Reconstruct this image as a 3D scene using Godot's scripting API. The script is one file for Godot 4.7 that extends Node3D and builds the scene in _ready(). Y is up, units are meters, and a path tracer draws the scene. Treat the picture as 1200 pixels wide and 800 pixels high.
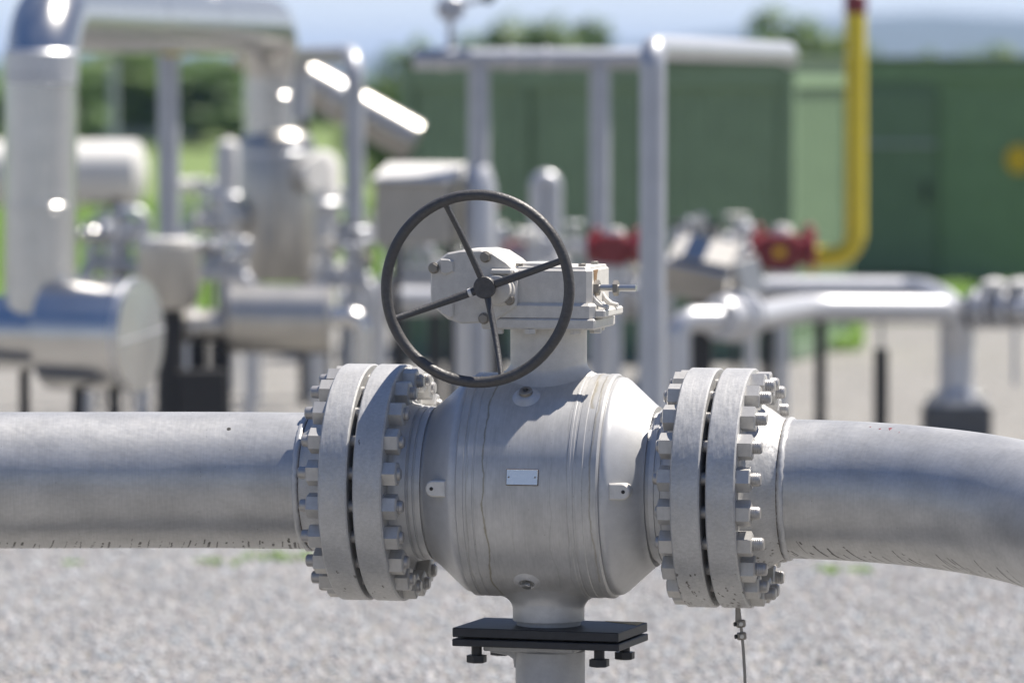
extends Node3D
# A gas station yard: a flanged ball valve in a pipeline, sharp, with clad pipes, racks, actuators and green containers blurred behind it.

const F := 6200.0          # focal length in photo pixels (1200 x 800)
const HORIZON := 90.0
const EYE := 2.0           # height of the lens above the gravel
const MM := 0.001
var pitch := atan((400.0 - HORIZON) / F)
var M := {}
var rng := RandomNumberGenerator.new()
var cur: Node3D

func _ready() -> void:
	rng.seed = 7
	set_camera_and_light()
	make_materials()
	build_ground()
	build_far()
	build_containers()
	build_valve()
	build_main_pipes()
	build_pedestal()
	build_ground_wire()
	build_left_plant()
	build_middle_plant()
	build_right_plant()
	build_gravel_and_weeds()

# ---------------------------------------------------------------- camera, sky, sun
func set_camera_and_light() -> void:
	var cam := Camera3D.new()
	cam.name = "camera"
	add_child(cam)
	cam.position = Vector3(0, EYE, 0)
	cam.rotation = Vector3(-pitch, 0, 0)
	var at := CameraAttributesPhysical.new()
	at.frustum_focal_length = 12.0 / (400.0 / F)
	at.frustum_focus_distance = 12.2
	at.frustum_near = 0.1
	at.frustum_far = 9000.0
	at.exposure_aperture = 3.0
	cam.attributes = at
	cam.fov = rad_to_deg(2.0 * atan(400.0 / F))
	cam.near = 0.1
	cam.far = 9000.0
	cam.current = true
	var e := Environment.new()
	e.background_mode = Environment.BG_SKY
	var sky := Sky.new()
	var sm := ProceduralSkyMaterial.new()
	sm.sky_top_color = Color(0.19, 0.31, 0.50)
	sm.sky_horizon_color = Color(0.81, 0.84, 0.86)
	sm.sky_curve = 0.11
	sm.ground_bottom_color = Color(0.42, 0.41, 0.38)
	sm.ground_horizon_color = Color(0.58, 0.62, 0.62)
	sm.sun_angle_max = 20.0
	sm.sky_cover = sky_clouds()
	sm.sky_cover_modulate = Color(1, 1, 1, 0.12)
	sky.sky_material = sm
	e.sky = sky
	e.tonemap_mode = Environment.TONE_MAPPER_LINEAR
	e.tonemap_exposure = 1.95
	e.background_energy_multiplier = 0.82
	e.fog_enabled = true
	e.fog_density = 0.0002
	e.fog_light_color = Color(0.70, 0.80, 0.95)
	e.sdfgi_enabled = true
	e.ssao_enabled = true
	e.ssil_enabled = true
	var we := WorldEnvironment.new()
	we.name = "world_environment"
	we.environment = e
	add_child(we)
	var sun := DirectionalLight3D.new()
	sun.name = "sun"
	sun.light_energy = 1.6
	sun.light_color = Color(1.0, 0.97, 0.93)
	sun.light_angular_distance = 0.5
	sun.shadow_enabled = true
	add_child(sun)
	var towards := Vector3(0.47, 1.0, -0.23).normalized()
	sun.look_at_from_position(towards * 50.0, Vector3.ZERO, Vector3(0, 0, -1))

func sky_clouds() -> ImageTexture:
	var n := FastNoiseLite.new()
	n.seed = 5
	n.frequency = 0.9
	n.fractal_octaves = 5
	var w := 512
	var h := 256
	var im := Image.create(w, h, false, Image.FORMAT_RGBA8)
	for y in h:
		var el := PI * (0.5 - (y + 0.5) / h)
		for x in w:
			var az := TAU * (x + 0.5) / w
			var d := Vector3(cos(el) * sin(az), sin(el) * 2.6, cos(el) * cos(az))
			var v := clampf(n.get_noise_3dv(d * 1.6) * 1.8 + 0.08, 0.0, 1.0)
			im.set_pixel(x, y, Color(1, 1, 1, v if el > 0 else 0.0))
	return ImageTexture.create_from_image(im)

# a point seen at photo pixel (x, y), d metres in front of the lens along the ground
func at(x: float, y: float, d: float) -> Vector3:
	var r := Vector3((x - 600.0) / F, -(y - 400.0) / F, -1.0).rotated(Vector3.RIGHT, -pitch)
	return Vector3(0, EYE, 0) + r * (d / -r.z)

func px(n: float, d: float) -> float:
	return n * d / F

# ---------------------------------------------------------------- materials
func lin(r: float, g: float, b: float) -> Color:
	return Color(r, g, b).linear_to_srgb()

func noise_image(size: int, freq: float, octaves: int, sd: int) -> Image:
	var n := FastNoiseLite.new()
	n.seed = sd
	n.frequency = freq
	n.fractal_octaves = octaves
	return n.get_seamless_image(size, size)

func tint_tex(size: int, freq: float, octaves: int, sd: int, lo: Color, hi: Color, speck := 0.0, speck_col := Color.BLACK) -> ImageTexture:
	var a := noise_image(size, freq, octaves, sd)
	var b := noise_image(size, freq * 6.0, 3, sd + 11)
	var im := Image.create(size, size, true, Image.FORMAT_RGB8)
	var r := RandomNumberGenerator.new()
	r.seed = sd
	for y in size:
		for x in size:
			var t := a.get_pixel(x, y).r * 0.65 + b.get_pixel(x, y).r * 0.35
			var c := lo.lerp(hi, t)
			if speck > 0.0 and r.randf() < speck:
				c = c.lerp(speck_col, r.randf_range(0.2, 0.7))
			im.set_pixel(x, y, c)
	im.generate_mipmaps()
	return ImageTexture.create_from_image(im)

func bump_tex(size: int, freq: float, octaves: int, sd: int, k: float) -> ImageTexture:
	var a := noise_image(size, freq, octaves, sd)
	a.convert(Image.FORMAT_RGBA8)
	a.bump_map_to_normal_map(k)
	a.generate_mipmaps()
	return ImageTexture.create_from_image(a)

func mat(called: String, col: Color, rough: float, metal := 0.0, tex: Texture2D = null, scale := 1.0, normal: Texture2D = null, nscale := 0.4) -> StandardMaterial3D:
	var m := StandardMaterial3D.new()
	m.resource_name = called
	m.albedo_color = col
	m.roughness = rough
	m.metallic = metal
	if tex:
		m.albedo_texture = tex
	if normal:
		m.normal_enabled = true
		m.normal_texture = normal
		m.normal_scale = nscale
	if tex or normal:
		m.uv1_triplanar = true
		m.uv1_scale = Vector3.ONE * scale
	M[called] = m
	return m

func make_materials() -> void:
	var mottle := tint_tex(512, 0.012, 4, 3, Color(0.88, 0.88, 0.88), Color(1, 1, 1), 0.004, Color(0.35, 0.32, 0.3))
	var fine := bump_tex(512, 0.09, 3, 9, 3.0)
	var cast := bump_tex(512, 0.05, 4, 19, 6.0)
	var soft := bump_tex(256, 0.02, 2, 29, 2.0)
	mat("paint", lin(0.55, 0.553, 0.555), 0.42, 0.35, mottle, 5.0, fine, 0.07)
	mat("rim_paint", lin(0.55, 0.553, 0.555), 0.46, 0.30, tint_tex(512, 0.02, 5, 5, Color(0.86, 0.855, 0.85), Color(1, 1, 1), 0.012, Color(0.45, 0.40, 0.36)), 5.0, fine, 0.32)
	mat("nut_paint", lin(0.50, 0.49, 0.47), 0.40, 0.35, mottle, 9.0, fine, 0.3)
	mat("stud_paint", lin(0.42, 0.41, 0.40), 0.38, 0.5, mottle, 9.0, fine, 0.3)
	mat("gear_paint", lin(0.64, 0.62, 0.58), 0.46, 0.15, mottle, 5.0, fine, 0.08)
	mat("seam_dark", lin(0.03, 0.028, 0.026), 0.8)
	mat("bolt_steel", lin(0.30, 0.28, 0.25), 0.42, 0.6, mottle, 12.0, fine, 0.3)
	mat("zinc", lin(0.55, 0.55, 0.54), 0.3, 0.9, mottle, 10.0)
	mat("plate_tin", lin(0.62, 0.66, 0.70), 0.25, 0.75)
	mat("wheel_black", Color.WHITE, 0.48, 0.1, tint_tex(512, 0.03, 4, 43, Color(0.24, 0.235, 0.235), Color(0.34, 0.335, 0.33), 0.01, Color(0.6, 0.6, 0.6)), 4.0, cast, 0.35)
	mat("spoke_black", Color.WHITE, 0.5, 0.1, tint_tex(512, 0.05, 4, 44, Color(0.20, 0.20, 0.21), Color(0.33, 0.33, 0.33), 0.03, Color(0.7, 0.7, 0.7)), 6.0, cast, 0.35)
	mat("paint_chip", lin(0.6, 0.59, 0.57), 0.5)
	mat("rust", Color.WHITE, 0.8, 0.0, tint_tex(256, 0.03, 4, 47, Color(0.36, 0.25, 0.15), Color(0.62, 0.52, 0.38)), 8.0)
	mat("rust_dark", Color.WHITE, 0.8, 0.0, tint_tex(256, 0.03, 4, 48, Color(0.20, 0.15, 0.11), Color(0.36, 0.29, 0.20)), 8.0)
	mat("black_plate", Color.WHITE, 0.5, 0.0, tint_tex(512, 0.015, 4, 51, Color(0.10, 0.105, 0.12), Color(0.17, 0.175, 0.19), 0.003, Color(0.5, 0.47, 0.4)), 4.0, fine, 0.25)
	mat("black_bolt", lin(0.016, 0.017, 0.02), 0.45, 0.2)
	mat("pollen", Color.WHITE, 0.8, 0.0, tint_tex(256, 0.03, 4, 57, Color(0.62, 0.55, 0.40), Color(0.78, 0.72, 0.58)), 8.0)
	mat("column_paint", lin(0.42, 0.42, 0.42), 0.5, 0.25, mottle, 4.0, fine, 0.25)
	# yard
	mat("clad", lin(0.64, 0.635, 0.62), 0.25, 0.95, mottle, 0.8, soft, 0.05)
	mat("clad_dull", lin(0.50, 0.485, 0.455), 0.36, 0.9, mottle, 0.8, soft, 0.08)
	mat("clad_band", lin(0.55, 0.56, 0.58), 0.42, 0.9)
	mat("grey_pipe", lin(0.47, 0.49, 0.53), 0.42, 0.45, mottle, 1.0)
	mat("silver_pipe", lin(0.60, 0.61, 0.635), 0.42, 0.6, mottle, 1.0)
	mat("white_paint", lin(0.72, 0.71, 0.68), 0.5, 0.0, mottle, 1.0)
	mat("beige_paint", lin(0.46, 0.43, 0.37), 0.5, 0.0, mottle, 1.0)
	mat("black_steel", lin(0.014, 0.015, 0.018), 0.5, 0.0, mottle, 1.0)
	mat("blue_paint", lin(0.08, 0.16, 0.33), 0.4, 0.0, mottle, 1.0)
	mat("red_paint", lin(0.21, 0.022, 0.028), 0.36, 0.0, mottle, 1.5)
	mat("yellow_paint", lin(0.70, 0.56, 0.03), 0.36, 0.0, mottle, 1.5)
	mat("sign_yellow", lin(0.72, 0.42, 0.01), 0.5)
	mat("green_wall", lin(0.195, 0.295, 0.165), 0.5, 0.0, mottle, 0.5)
	mat("green_door", lin(0.15, 0.22, 0.14), 0.5, 0.0, mottle, 0.5)
	mat("green_roof", lin(0.075, 0.12, 0.065), 0.55, 0.0, mottle, 0.5)
	mat("concrete", lin(0.34, 0.33, 0.31), 0.85, 0.0, mottle, 1.2, cast, 0.5)
	mat("wet_concrete", lin(0.16, 0.16, 0.155), 0.8, 0.0, mottle, 1.2, cast, 0.5)
	mat("house_wall", lin(0.50, 0.51, 0.52), 0.8, 0.0, mottle, 0.3)
	mat("house_roof", lin(0.11, 0.10, 0.10), 0.8, 0.0, mottle, 0.3)
	mat("glass", lin(0.04, 0.05, 0.06), 0.08)
	mat("bark", lin(0.07, 0.055, 0.04), 0.9)
	for i in 3:
		var lf := mat("leaf%d" % i, lin([0.055, 0.07, 0.085][i], [0.10, 0.13, 0.14][i], [0.03, 0.035, 0.03][i]), 0.6)
		lf.cull_mode = BaseMaterial3D.CULL_DISABLED
		lf.backlight_enabled = true
		lf.backlight = lin(0.08, 0.14, 0.03)
	var gb := mat("grass_blade", lin(0.12, 0.22, 0.03), 0.6)
	gb.backlight_enabled = true
	gb.backlight = lin(0.12, 0.22, 0.03)
	gb.cull_mode = BaseMaterial3D.CULL_DISABLED
	var gr := mat("grass", Color.WHITE, 0.9, 0.0, tint_tex(512, 0.02, 5, 71, lin(0.07, 0.115, 0.025), lin(0.16, 0.22, 0.05)), 0.16)
	gr.uv1_world_triplanar = true
	var gv := mat("gravel", Color.WHITE, 0.9, 0.0, gravel_tex(), 0.4, bump_tex(512, 0.05, 4, 77, 12.0), 0.8)
	gv.uv1_world_triplanar = true
	mat("asphalt", Color.WHITE, 0.9, 0.0, tint_tex(256, 0.05, 4, 91, lin(0.045, 0.045, 0.046), lin(0.075, 0.074, 0.072)), 0.5)
	var st := mat("stone", Color.WHITE, 0.85)
	st.vertex_color_use_as_albedo = true
	mat("hill", Color.WHITE, 0.95, 0.0, tint_tex(256, 0.02, 4, 81, lin(0.018, 0.032, 0.02), lin(0.04, 0.06, 0.035)), 0.002)
	# body and pipes carry marks placed by their own uv
	for s in [0, 1]:
		var pm := mat("pipe_paint%d" % s, lin(0.53, 0.535, 0.54), 0.45, 0.5)
		pm.albedo_texture = pipe_marks(101 + s, s)
		pm.normal_enabled = true
		pm.normal_texture = fine
		pm.normal_scale = 0.04
	var bm := mat("body_paint", lin(0.57, 0.572, 0.572), 0.48, 0.35)
	bm.albedo_texture = body_marks()
	var patchy := tint_tex(512, 0.02, 5, 141, Color(0.72, 0.72, 0.72), Color(1, 1, 1))
	for q in [bm, M["pipe_paint0"], M["pipe_paint1"]]:
		q.roughness_texture = patchy
	for s in 4:
		var rm := mat("rim_paint%d" % s, lin(0.55, 0.553, 0.555), 0.5, 0.30)
		rm.albedo_texture = rim_marks(151 + s, s % 2 == 0)
		rm.roughness_texture = patchy
		rm.normal_enabled = true
		rm.normal_texture = cast
		rm.normal_scale = 0.10
		rm.uv1_scale = Vector3(1, 1, 1)

func gravel_tex() -> ImageTexture:
	var s := 1024
	var n := FastNoiseLite.new()
	n.noise_type = FastNoiseLite.TYPE_CELLULAR
	n.cellular_return_type = FastNoiseLite.RETURN_CELL_VALUE
	n.frequency = 0.09
	n.seed = 61
	var a := n.get_seamless_image(s, s)
	var b := noise_image(s, 0.006, 4, 62)
	var im := Image.create(s, s, true, Image.FORMAT_RGB8)
	for y in s:
		for x in s:
			var v := a.get_pixel(x, y).r
			var w := b.get_pixel(x, y).r
			var g := 0.14 + 0.14 * v + 0.08 * (w - 0.5)
			var warm := 0.03 * sin(v * 40.0)
			im.set_pixel(x, y, lin(g * 1.03 + warm, g, g * 0.94 - warm * 0.6))
	im.generate_mipmaps()
	return ImageTexture.create_from_image(im)

# grime, drips under the pipe, a few chips: matter that lies on the paint
func pipe_marks(sd: int, which: int) -> ImageTexture:
	var w := 1024
	var h := 1024
	var a := noise_image(1024, 0.01, 4, sd)
	var b := noise_image(1024, 0.08, 2, sd + 3)
	var im := Image.create(w, h, true, Image.FORMAT_RGB8)
	for y in h:
		for x in w:
			var t := 0.86 + 0.10 * a.get_pixel(x, y).r + 0.06 * (b.get_pixel(int(x / 7.0), (y * 5) % h).r - 0.5) + 0.04 * (b.get_pixel(x, y).r - 0.5)
			im.set_pixel(x, y, Color(t, t * 0.995, t * 0.985))
	var r := RandomNumberGenerator.new()
	r.seed = sd
	for side in [-1.0, 1.0]:
		var yv := 0.0
		while yv < h:
			yv += r.randf_range(6.0, 17.0)
			var reach := 0.082 + (0.055 if which == 0 else 0.03) * pow(r.randf(), 1.8)
			var lean := r.randf_range(0.12, 0.4) * (1.0 if which == 0 else 0.35)
			var wide := r.randf_range(1.5, 6.0)
			var dark := r.randf_range(0.7, 1.0)
			var start := r.randf_range(0.0, 0.6) * reach
			var on := true
			for i in range(int(start * w), int(reach * w)):
				if r.randf() < (0.03 if on else 0.08):
					on = not on
				if not on:
					continue
				var f := 1.0 - float(i) / (reach * w)
				var x := posmod(int(0.5 * w + side * i), w)
				var y := int(yv - i * lean)
				for q in maxi(1, int(wide * (0.65 + 0.35 * f))):
					var c := im.get_pixel(x, posmod(y + q, h))
					im.set_pixel(x, posmod(y + q, h), c.lerp(Color(0.11, 0.10, 0.085), dark * r.randf_range(0.45, 1.0)))
	for k in 90:
		var x := r.randi_range(0, w - 1)
		var y := r.randi_range(0, h - 1)
		im.set_pixel(x, y, Color(0.3, 0.29, 0.28))
	im.generate_mipmaps()
	return ImageTexture.create_from_image(im)

# paint on the flange rims: fine grain, stains, and chips near the bottom of the right-hand joint
func rim_marks(sd: int, chipped: bool) -> ImageTexture:
	var w := 1024
	var h := 256
	var a := noise_image(1024, 0.014, 5, sd)
	var b := noise_image(1024, 0.09, 3, sd + 3)
	var im := Image.create(w, h, true, Image.FORMAT_RGB8)
	var r := RandomNumberGenerator.new()
	r.seed = sd
	for y in h:
		for x in w:
			var t := 0.83 + 0.09 * a.get_pixel(x, y).r + 0.08 * (b.get_pixel((x * 2) % 1024, y).r - 0.3) + r.randf_range(-0.03, 0.03)
			im.set_pixel(x, y, Color(t, t * 0.996, t * 0.988))
	for k in (230 if chipped else 60):
		var x := int(r.randf_range(0.36, 0.56) * w) if chipped or r.randf() < 0.5 else r.randi_range(0, w - 1)
		var y := r.randi_range(0, h - 1)
		var ln := r.randi_range(1, 9)
		for i in ln:
			for q in r.randi_range(1, 3):
				var xx := posmod(x + i, w)
				var yy := posmod(y + q + int(i * 0.3), h)
				im.set_pixel(xx, yy, im.get_pixel(xx, yy).lerp(Color(0.20, 0.17, 0.14), r.randf_range(0.3, 0.9)))
	im.generate_mipmaps()
	return ImageTexture.create_from_image(im)

func body_marks() -> ImageTexture:
	var w := 1024   # round the axis, 0 at the top, 0.25 at the front
	var h := 512    # along the axis, left to right
	var a := noise_image(1024, 0.012, 4, 131)
	var b := noise_image(1024, 0.07, 3, 132)
	var im := Image.create(w, h, true, Image.FORMAT_RGB8)
	for y in h:
		for x in w:
			var t := 0.86 + 0.09 * a.get_pixel(x, y).r + 0.065 * (b.get_pixel(int(x / 7.0), (y * 4) % 1024).r - 0.5) + 0.05 * (b.get_pixel(x, y).r - 0.5)
			im.set_pixel(x, y, Color(t, t * 0.995, t * 0.985))
	var r := RandomNumberGenerator.new()
	r.seed = 14
	var n := FastNoiseLite.new()
	n.seed = 4
	n.frequency = 0.02
	# rust water that ran round the body in lines
	for l in [[0.285, 0.0, 0.50, 4.5, 0.6, Color(0.47, 0.42, 0.27)], [0.185, 0.10, 0.44, 1.5, 0.22, Color(0.40, 0.36, 0.24)], [0.835, -0.10, 0.40, 4.0, 0.35, Color(0.50, 0.42, 0.26)],
			[0.80, -0.12, 0.12, 9.0, 0.45, Color(0.62, 0.54, 0.36)], [0.30, 0.2, 0.36, 1.0, 0.16, Color(0.45, 0.42, 0.36)], [0.62, 0.2, 0.42, 1.0, 0.18, Color(0.4, 0.38, 0.34)], [0.70, 0.1, 0.42, 1.4, 0.2, Color(0.4, 0.38, 0.34)], [0.42, 0.24, 0.34, 1.0, 0.15, Color(0.45, 0.42, 0.36)], [0.08, 0.0, 0.45, 1.0, 0.16, Color(0.4, 0.38, 0.34)]]:
		for i in range(int(l[1] * w), int(l[2] * w)):
			var mid: float = l[0] * h + n.get_noise_2d(i * 0.35, l[0] * 900.0) * 14.0
			var half: float = l[3] * (0.6 + 0.6 * n.get_noise_2d(i * 2.0, 300.0 + l[0] * 500.0))
			for q in range(-int(half) - 1, int(half) + 2):
				var y := int(mid) + q
				if y < 0 or y >= h:
					continue
				var k: float = clampf(1.0 - absf(q) / (half + 1.0), 0.0, 1.0) * l[4] * (0.55 + 0.45 * r.randf())
				var x := posmod(i, w)
				im.set_pixel(x, y, im.get_pixel(x, y).lerp(l[5], k))
	for k in 60:
		var x := r.randi_range(0, w - 1)
		var y := r.randi_range(0, h - 1)
		im.set_pixel(x, y, Color(0.35, 0.33, 0.31))
	im.generate_mipmaps()
	return ImageTexture.create_from_image(im)

# ---------------------------------------------------------------- mesh tools
func begin() -> SurfaceTool:
	var st := SurfaceTool.new()
	st.begin(Mesh.PRIMITIVE_TRIANGLES)
	return st

func v(st: SurfaceTool, p: Vector3, n: Vector3, uv: Vector2) -> void:
	st.set_normal(n)
	st.set_uv(uv)
	st.add_vertex(p)

func tri(st: SurfaceTool, a: Vector3, b: Vector3, c: Vector3, na: Vector3, nb: Vector3, nc: Vector3, ua := Vector2.ZERO, ub := Vector2.ZERO, uc := Vector2.ZERO) -> void:
	if (b - a).cross(c - a).dot(na + nb + nc) > 0.0:
		v(st, a, na, ua); v(st, c, nc, uc); v(st, b, nb, ub)
	else:
		v(st, a, na, ua); v(st, b, nb, ub); v(st, c, nc, uc)

func flat4(st: SurfaceTool, a: Vector3, b: Vector3, c: Vector3, d: Vector3, out: Vector3) -> void:
	var n := (b - a).cross(c - a).normalized()
	if n.length() < 0.5:
		n = (c - a).cross(d - a).normalized()
	if n.dot(out) < 0.0:
		n = -n
	tri(st, a, b, c, n, n, n, Vector2(0, 0), Vector2(1, 0), Vector2(1, 1))
	tri(st, a, c, d, n, n, n, Vector2(0, 0), Vector2(1, 1), Vector2(0, 1))

# turned shape about the x axis; profile of (x, radius); angle 0 = up (+y), growing towards +z
func lathe(st: SurfaceTool, prof: Array, segs: int, xf := Transform3D.IDENTITY, crease := 0.6) -> void:
	var np := prof.size()
	var fn: Array[Vector2] = []
	var lens: Array[float] = [0.0]
	for i in np - 1:
		var d: Vector2 = prof[i + 1] - prof[i]
		fn.append(Vector2(-d.y, d.x).normalized())
		lens.append(lens[i] + d.length())
	var total: float = maxf(lens[np - 1], 1e-6)
	for i in np - 1:
		if (prof[i + 1] - prof[i]).length() < 1e-7:
			continue
		var n0 := fn[i]
		var n1 := fn[i]
		if i > 0 and fn[i - 1].angle_to(fn[i]) > -crease and fn[i - 1].angle_to(fn[i]) < crease:
			n0 = (fn[i - 1] + fn[i]).normalized()
		if i < np - 2 and absf(fn[i + 1].angle_to(fn[i])) < crease:
			n1 = (fn[i + 1] + fn[i]).normalized()
		for k in segs:
			var q: Array[Vector3] = []
			var m: Array[Vector3] = []
			for c in [[i, k, n0], [i, k + 1, n0], [i + 1, k + 1, n1], [i + 1, k, n1]]:
				var t: float = TAU * c[1] / segs
				var dir := Vector3(0, cos(t), sin(t))
				var pr: Vector2 = prof[c[0]]
				var rr := pr.y
				q.append(xf * (Vector3(pr.x, 0, 0) + dir * rr))
				m.append((xf.basis * (Vector3(c[2].x, 0, 0) + dir * c[2].y)).normalized())
			var u0 := float(k) / segs
			var u1 := float(k + 1) / segs
			var v0: float = lens[i] / total
			var v1: float = lens[i + 1] / total
			if prof[i].y > 1e-6 or prof[i + 1].y > 1e-6:
				if prof[i].y > 1e-6:
					tri(st, q[0], q[1], q[2], m[0], m[1], m[2], Vector2(u0, v0), Vector2(u1, v0), Vector2(u1, v1))
				if prof[i + 1].y > 1e-6:
					tri(st, q[0], q[2], q[3], m[0], m[2], m[3], Vector2(u0, v0), Vector2(u1, v1), Vector2(u0, v1))

func P(flat: Array) -> Array:
	var o := []
	for i in range(0, flat.size(), 2):
		o.append(Vector2(flat[i], flat[i + 1]) * MM)
	return o

func scaled(p: Array, s: float) -> Array:
	var o := []
	for q in p:
		o.append(q * s)
	return o

# axis frames: the lathe's x axis laid along a direction
func along(dir: Vector3, at_p := Vector3.ZERO) -> Transform3D:
	var x := dir.normalized()
	var ref := Vector3.UP if absf(x.y) < 0.95 else Vector3.BACK
	var z := x.cross(ref).normalized()
	var y := z.cross(x)
	return Transform3D(Basis(x, y, z), at_p)

func cyl(st: SurfaceTool, a: Vector3, b: Vector3, r: float, segs := 20, bev := 0.0) -> void:
	var l := (b - a).length()
	var w := bev if bev > 0.0 else minf(r * 0.08, l * 0.2)
	lathe(st, [Vector2(0, 0), Vector2(0, r - w), Vector2(w, r), Vector2(l - w, r), Vector2(l, r - w), Vector2(l, 0)], segs, along(b - a, a))

func corner(xf: Transform3D, h: Vector3, b: float, sx: int, sy: int, sz: int, ax: int) -> Vector3:
	var p := Vector3(sx * (h.x - b), sy * (h.y - b), sz * (h.z - b))
	p[ax] = [sx * h.x, sy * h.y, sz * h.z][ax]
	return xf * p

func box(st: SurfaceTool, size: Vector3, xf := Transform3D.IDENTITY, bev := 0.002) -> void:
	var h := size / 2.0
	var b := minf(bev, minf(h.x, minf(h.y, h.z)) * 0.5)
	var s := [-1, 1]
	for ax in 3:
		var u := (ax + 1) % 3
		var w := (ax + 2) % 3
		for sg in s:
			var c := []
			for d in [[-1, -1], [1, -1], [1, 1], [-1, 1]]:
				var k := [0, 0, 0]
				k[ax] = sg; k[u] = d[0]; k[w] = d[1]
				c.append(corner(xf, h, b, k[0], k[1], k[2], ax))
			var o := Vector3.ZERO
			o[ax] = sg
			flat4(st, c[0], c[1], c[2], c[3], xf.basis * o)
		for s1 in s:
			for s2 in s:      # bevel along axis ax between faces u and w
				var k := [0, 0, 0]
				k[u] = s1; k[w] = s2
				var ka := k.duplicate(); ka[ax] = -1
				var kb := k.duplicate(); kb[ax] = 1
				var o := Vector3.ZERO
				o[u] = s1; o[w] = s2
				flat4(st, corner(xf, h, b, ka[0], ka[1], ka[2], u), corner(xf, h, b, kb[0], kb[1], kb[2], u), corner(xf, h, b, kb[0], kb[1], kb[2], w), corner(xf, h, b, ka[0], ka[1], ka[2], w), xf.basis * o)
	for x in s:
		for y in s:
			for z in s:
				var n := (xf.basis * Vector3(x, y, z)).normalized()
				tri(st, corner(xf, h, b, x, y, z, 0), corner(xf, h, b, x, y, z, 1), corner(xf, h, b, x, y, z, 2), n, n, n)

# polygon (counter-clockwise in x, y) extruded from z0 to z1, front edge bevelled
func prism(st: SurfaceTool, poly: Array, z0: float, z1: float, bev := 0.002, xf := Transform3D.IDENTITY) -> void:
	var n := poly.size()
	var area := 0.0
	for i in n:
		area += poly[i].cross(poly[(i + 1) % n])
	if area < 0.0:
		poly = poly.duplicate()
		poly.reverse()
	var inner := PackedVector2Array()
	for i in n:
		var e0: Vector2 = (poly[i] - poly[(i + n - 1) % n]).normalized()
		var e1: Vector2 = (poly[(i + 1) % n] - poly[i]).normalized()
		var n0 := Vector2(-e0.y, e0.x)
		var n1 := Vector2(-e1.y, e1.x)
		var bi := (n0 + n1) / (1.0 + n0.dot(n1))
		inner.append(poly[i] + bi * bev)
	var t := Geometry2D.triangulate_polygon(inner)
	var s := 1.0 if z1 > z0 else -1.0
	var nf := xf.basis * Vector3(0, 0, s)
	for i in range(0, t.size(), 3):
		var a := inner[t[i]]
		var b := inner[t[i + 1]]
		var c := inner[t[i + 2]]
		tri(st, xf * Vector3(a.x, a.y, z1), xf * Vector3(b.x, b.y, z1), xf * Vector3(c.x, c.y, z1), nf, nf, nf)
		a = poly[t[i]]; b = poly[t[i + 1]]; c = poly[t[i + 2]]
		tri(st, xf * Vector3(a.x, a.y, z0), xf * Vector3(b.x, b.y, z0), xf * Vector3(c.x, c.y, z0), -nf, -nf, -nf)
	for i in n:
		var j := (i + 1) % n
		var e: Vector2 = (poly[j] - poly[i]).normalized()
		var o := xf.basis * Vector3(e.y, -e.x, 0)
		var zb := z1 - s * bev
		flat4(st, xf * Vector3(poly[i].x, poly[i].y, z0), xf * Vector3(poly[j].x, poly[j].y, z0), xf * Vector3(poly[j].x, poly[j].y, zb), xf * Vector3(poly[i].x, poly[i].y, zb), o)
		flat4(st, xf * Vector3(poly[i].x, poly[i].y, zb), xf * Vector3(poly[j].x, poly[j].y, zb), xf * Vector3(inner[j].x, inner[j].y, z1), xf * Vector3(inner[i].x, inner[i].y, z1), o + nf)

# round tube along a path; uv: u round from the top towards +z side, v along in parts of vlen metres
func sweep(st: SurfaceTool, pts: Array, rad: Array, segs := 24, caps := true, flatten := 1.0, vlen := 1.0, closed := false) -> void:
	var n := pts.size()
	var T: Array[Vector3] = []
	for i in n:
		var a: Vector3 = pts[(i + n - 1) % n] if closed or i > 0 else pts[0]
		var b: Vector3 = pts[(i + 1) % n] if closed or i < n - 1 else pts[n - 1]
		T.append((b - a).normalized())
	var up := Vector3.UP if absf(T[0].y) < 0.9 else Vector3.BACK
	var N: Array[Vector3] = []
	var cu := (up - T[0] * up.dot(T[0])).normalized()
	var along_len: Array[float] = [0.0]
	for i in n:
		if i > 0:
			cu = (Quaternion(T[i - 1], T[i]) * cu)
			cu = (cu - T[i] * cu.dot(T[i])).normalized()
			along_len.append(along_len[i - 1] + (pts[i] - pts[i - 1]).length())
		N.append(cu)
	var rows := n if closed else n - 1
	for i in rows:
		var j := (i + 1) % n
		for k in segs:
			var q: Array[Vector3] = []
			var m: Array[Vector3] = []
			for c in [[i, k], [i, k + 1], [j, k + 1], [j, k]]:
				var t: float = TAU * c[1] / segs
				var B := T[c[0]].cross(N[c[0]])
				var d := N[c[0]] * cos(t) + B * sin(t) * flatten
				q.append(pts[c[0]] + d * rad[c[0]])
				m.append((N[c[0]] * cos(t) + B * sin(t) / flatten).normalized())
			var u0 := float(k) / segs
			var u1 := float(k + 1) / segs
			var v0: float = along_len[i] / vlen
			var v1: float = along_len[j] / vlen
			tri(st, q[0], q[1], q[2], m[0], m[1], m[2], Vector2(u0, v0), Vector2(u1, v0), Vector2(u1, v1))
			tri(st, q[0], q[2], q[3], m[0], m[2], m[3], Vector2(u0, v0), Vector2(u1, v1), Vector2(u0, v1))
	if caps and not closed:
		for e in [0, n - 1]:
			var o := -T[0] if e == 0 else T[e]
			var B := T[e].cross(N[e])
			for k in segs:
				var a := TAU * k / segs
				var b := TAU * (k + 1) / segs
				tri(st, pts[e], pts[e] + (N[e] * cos(a) + B * sin(a) * flatten) * rad[e], pts[e] + (N[e] * cos(b) + B * sin(b) * flatten) * rad[e], o, o, o)

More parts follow.
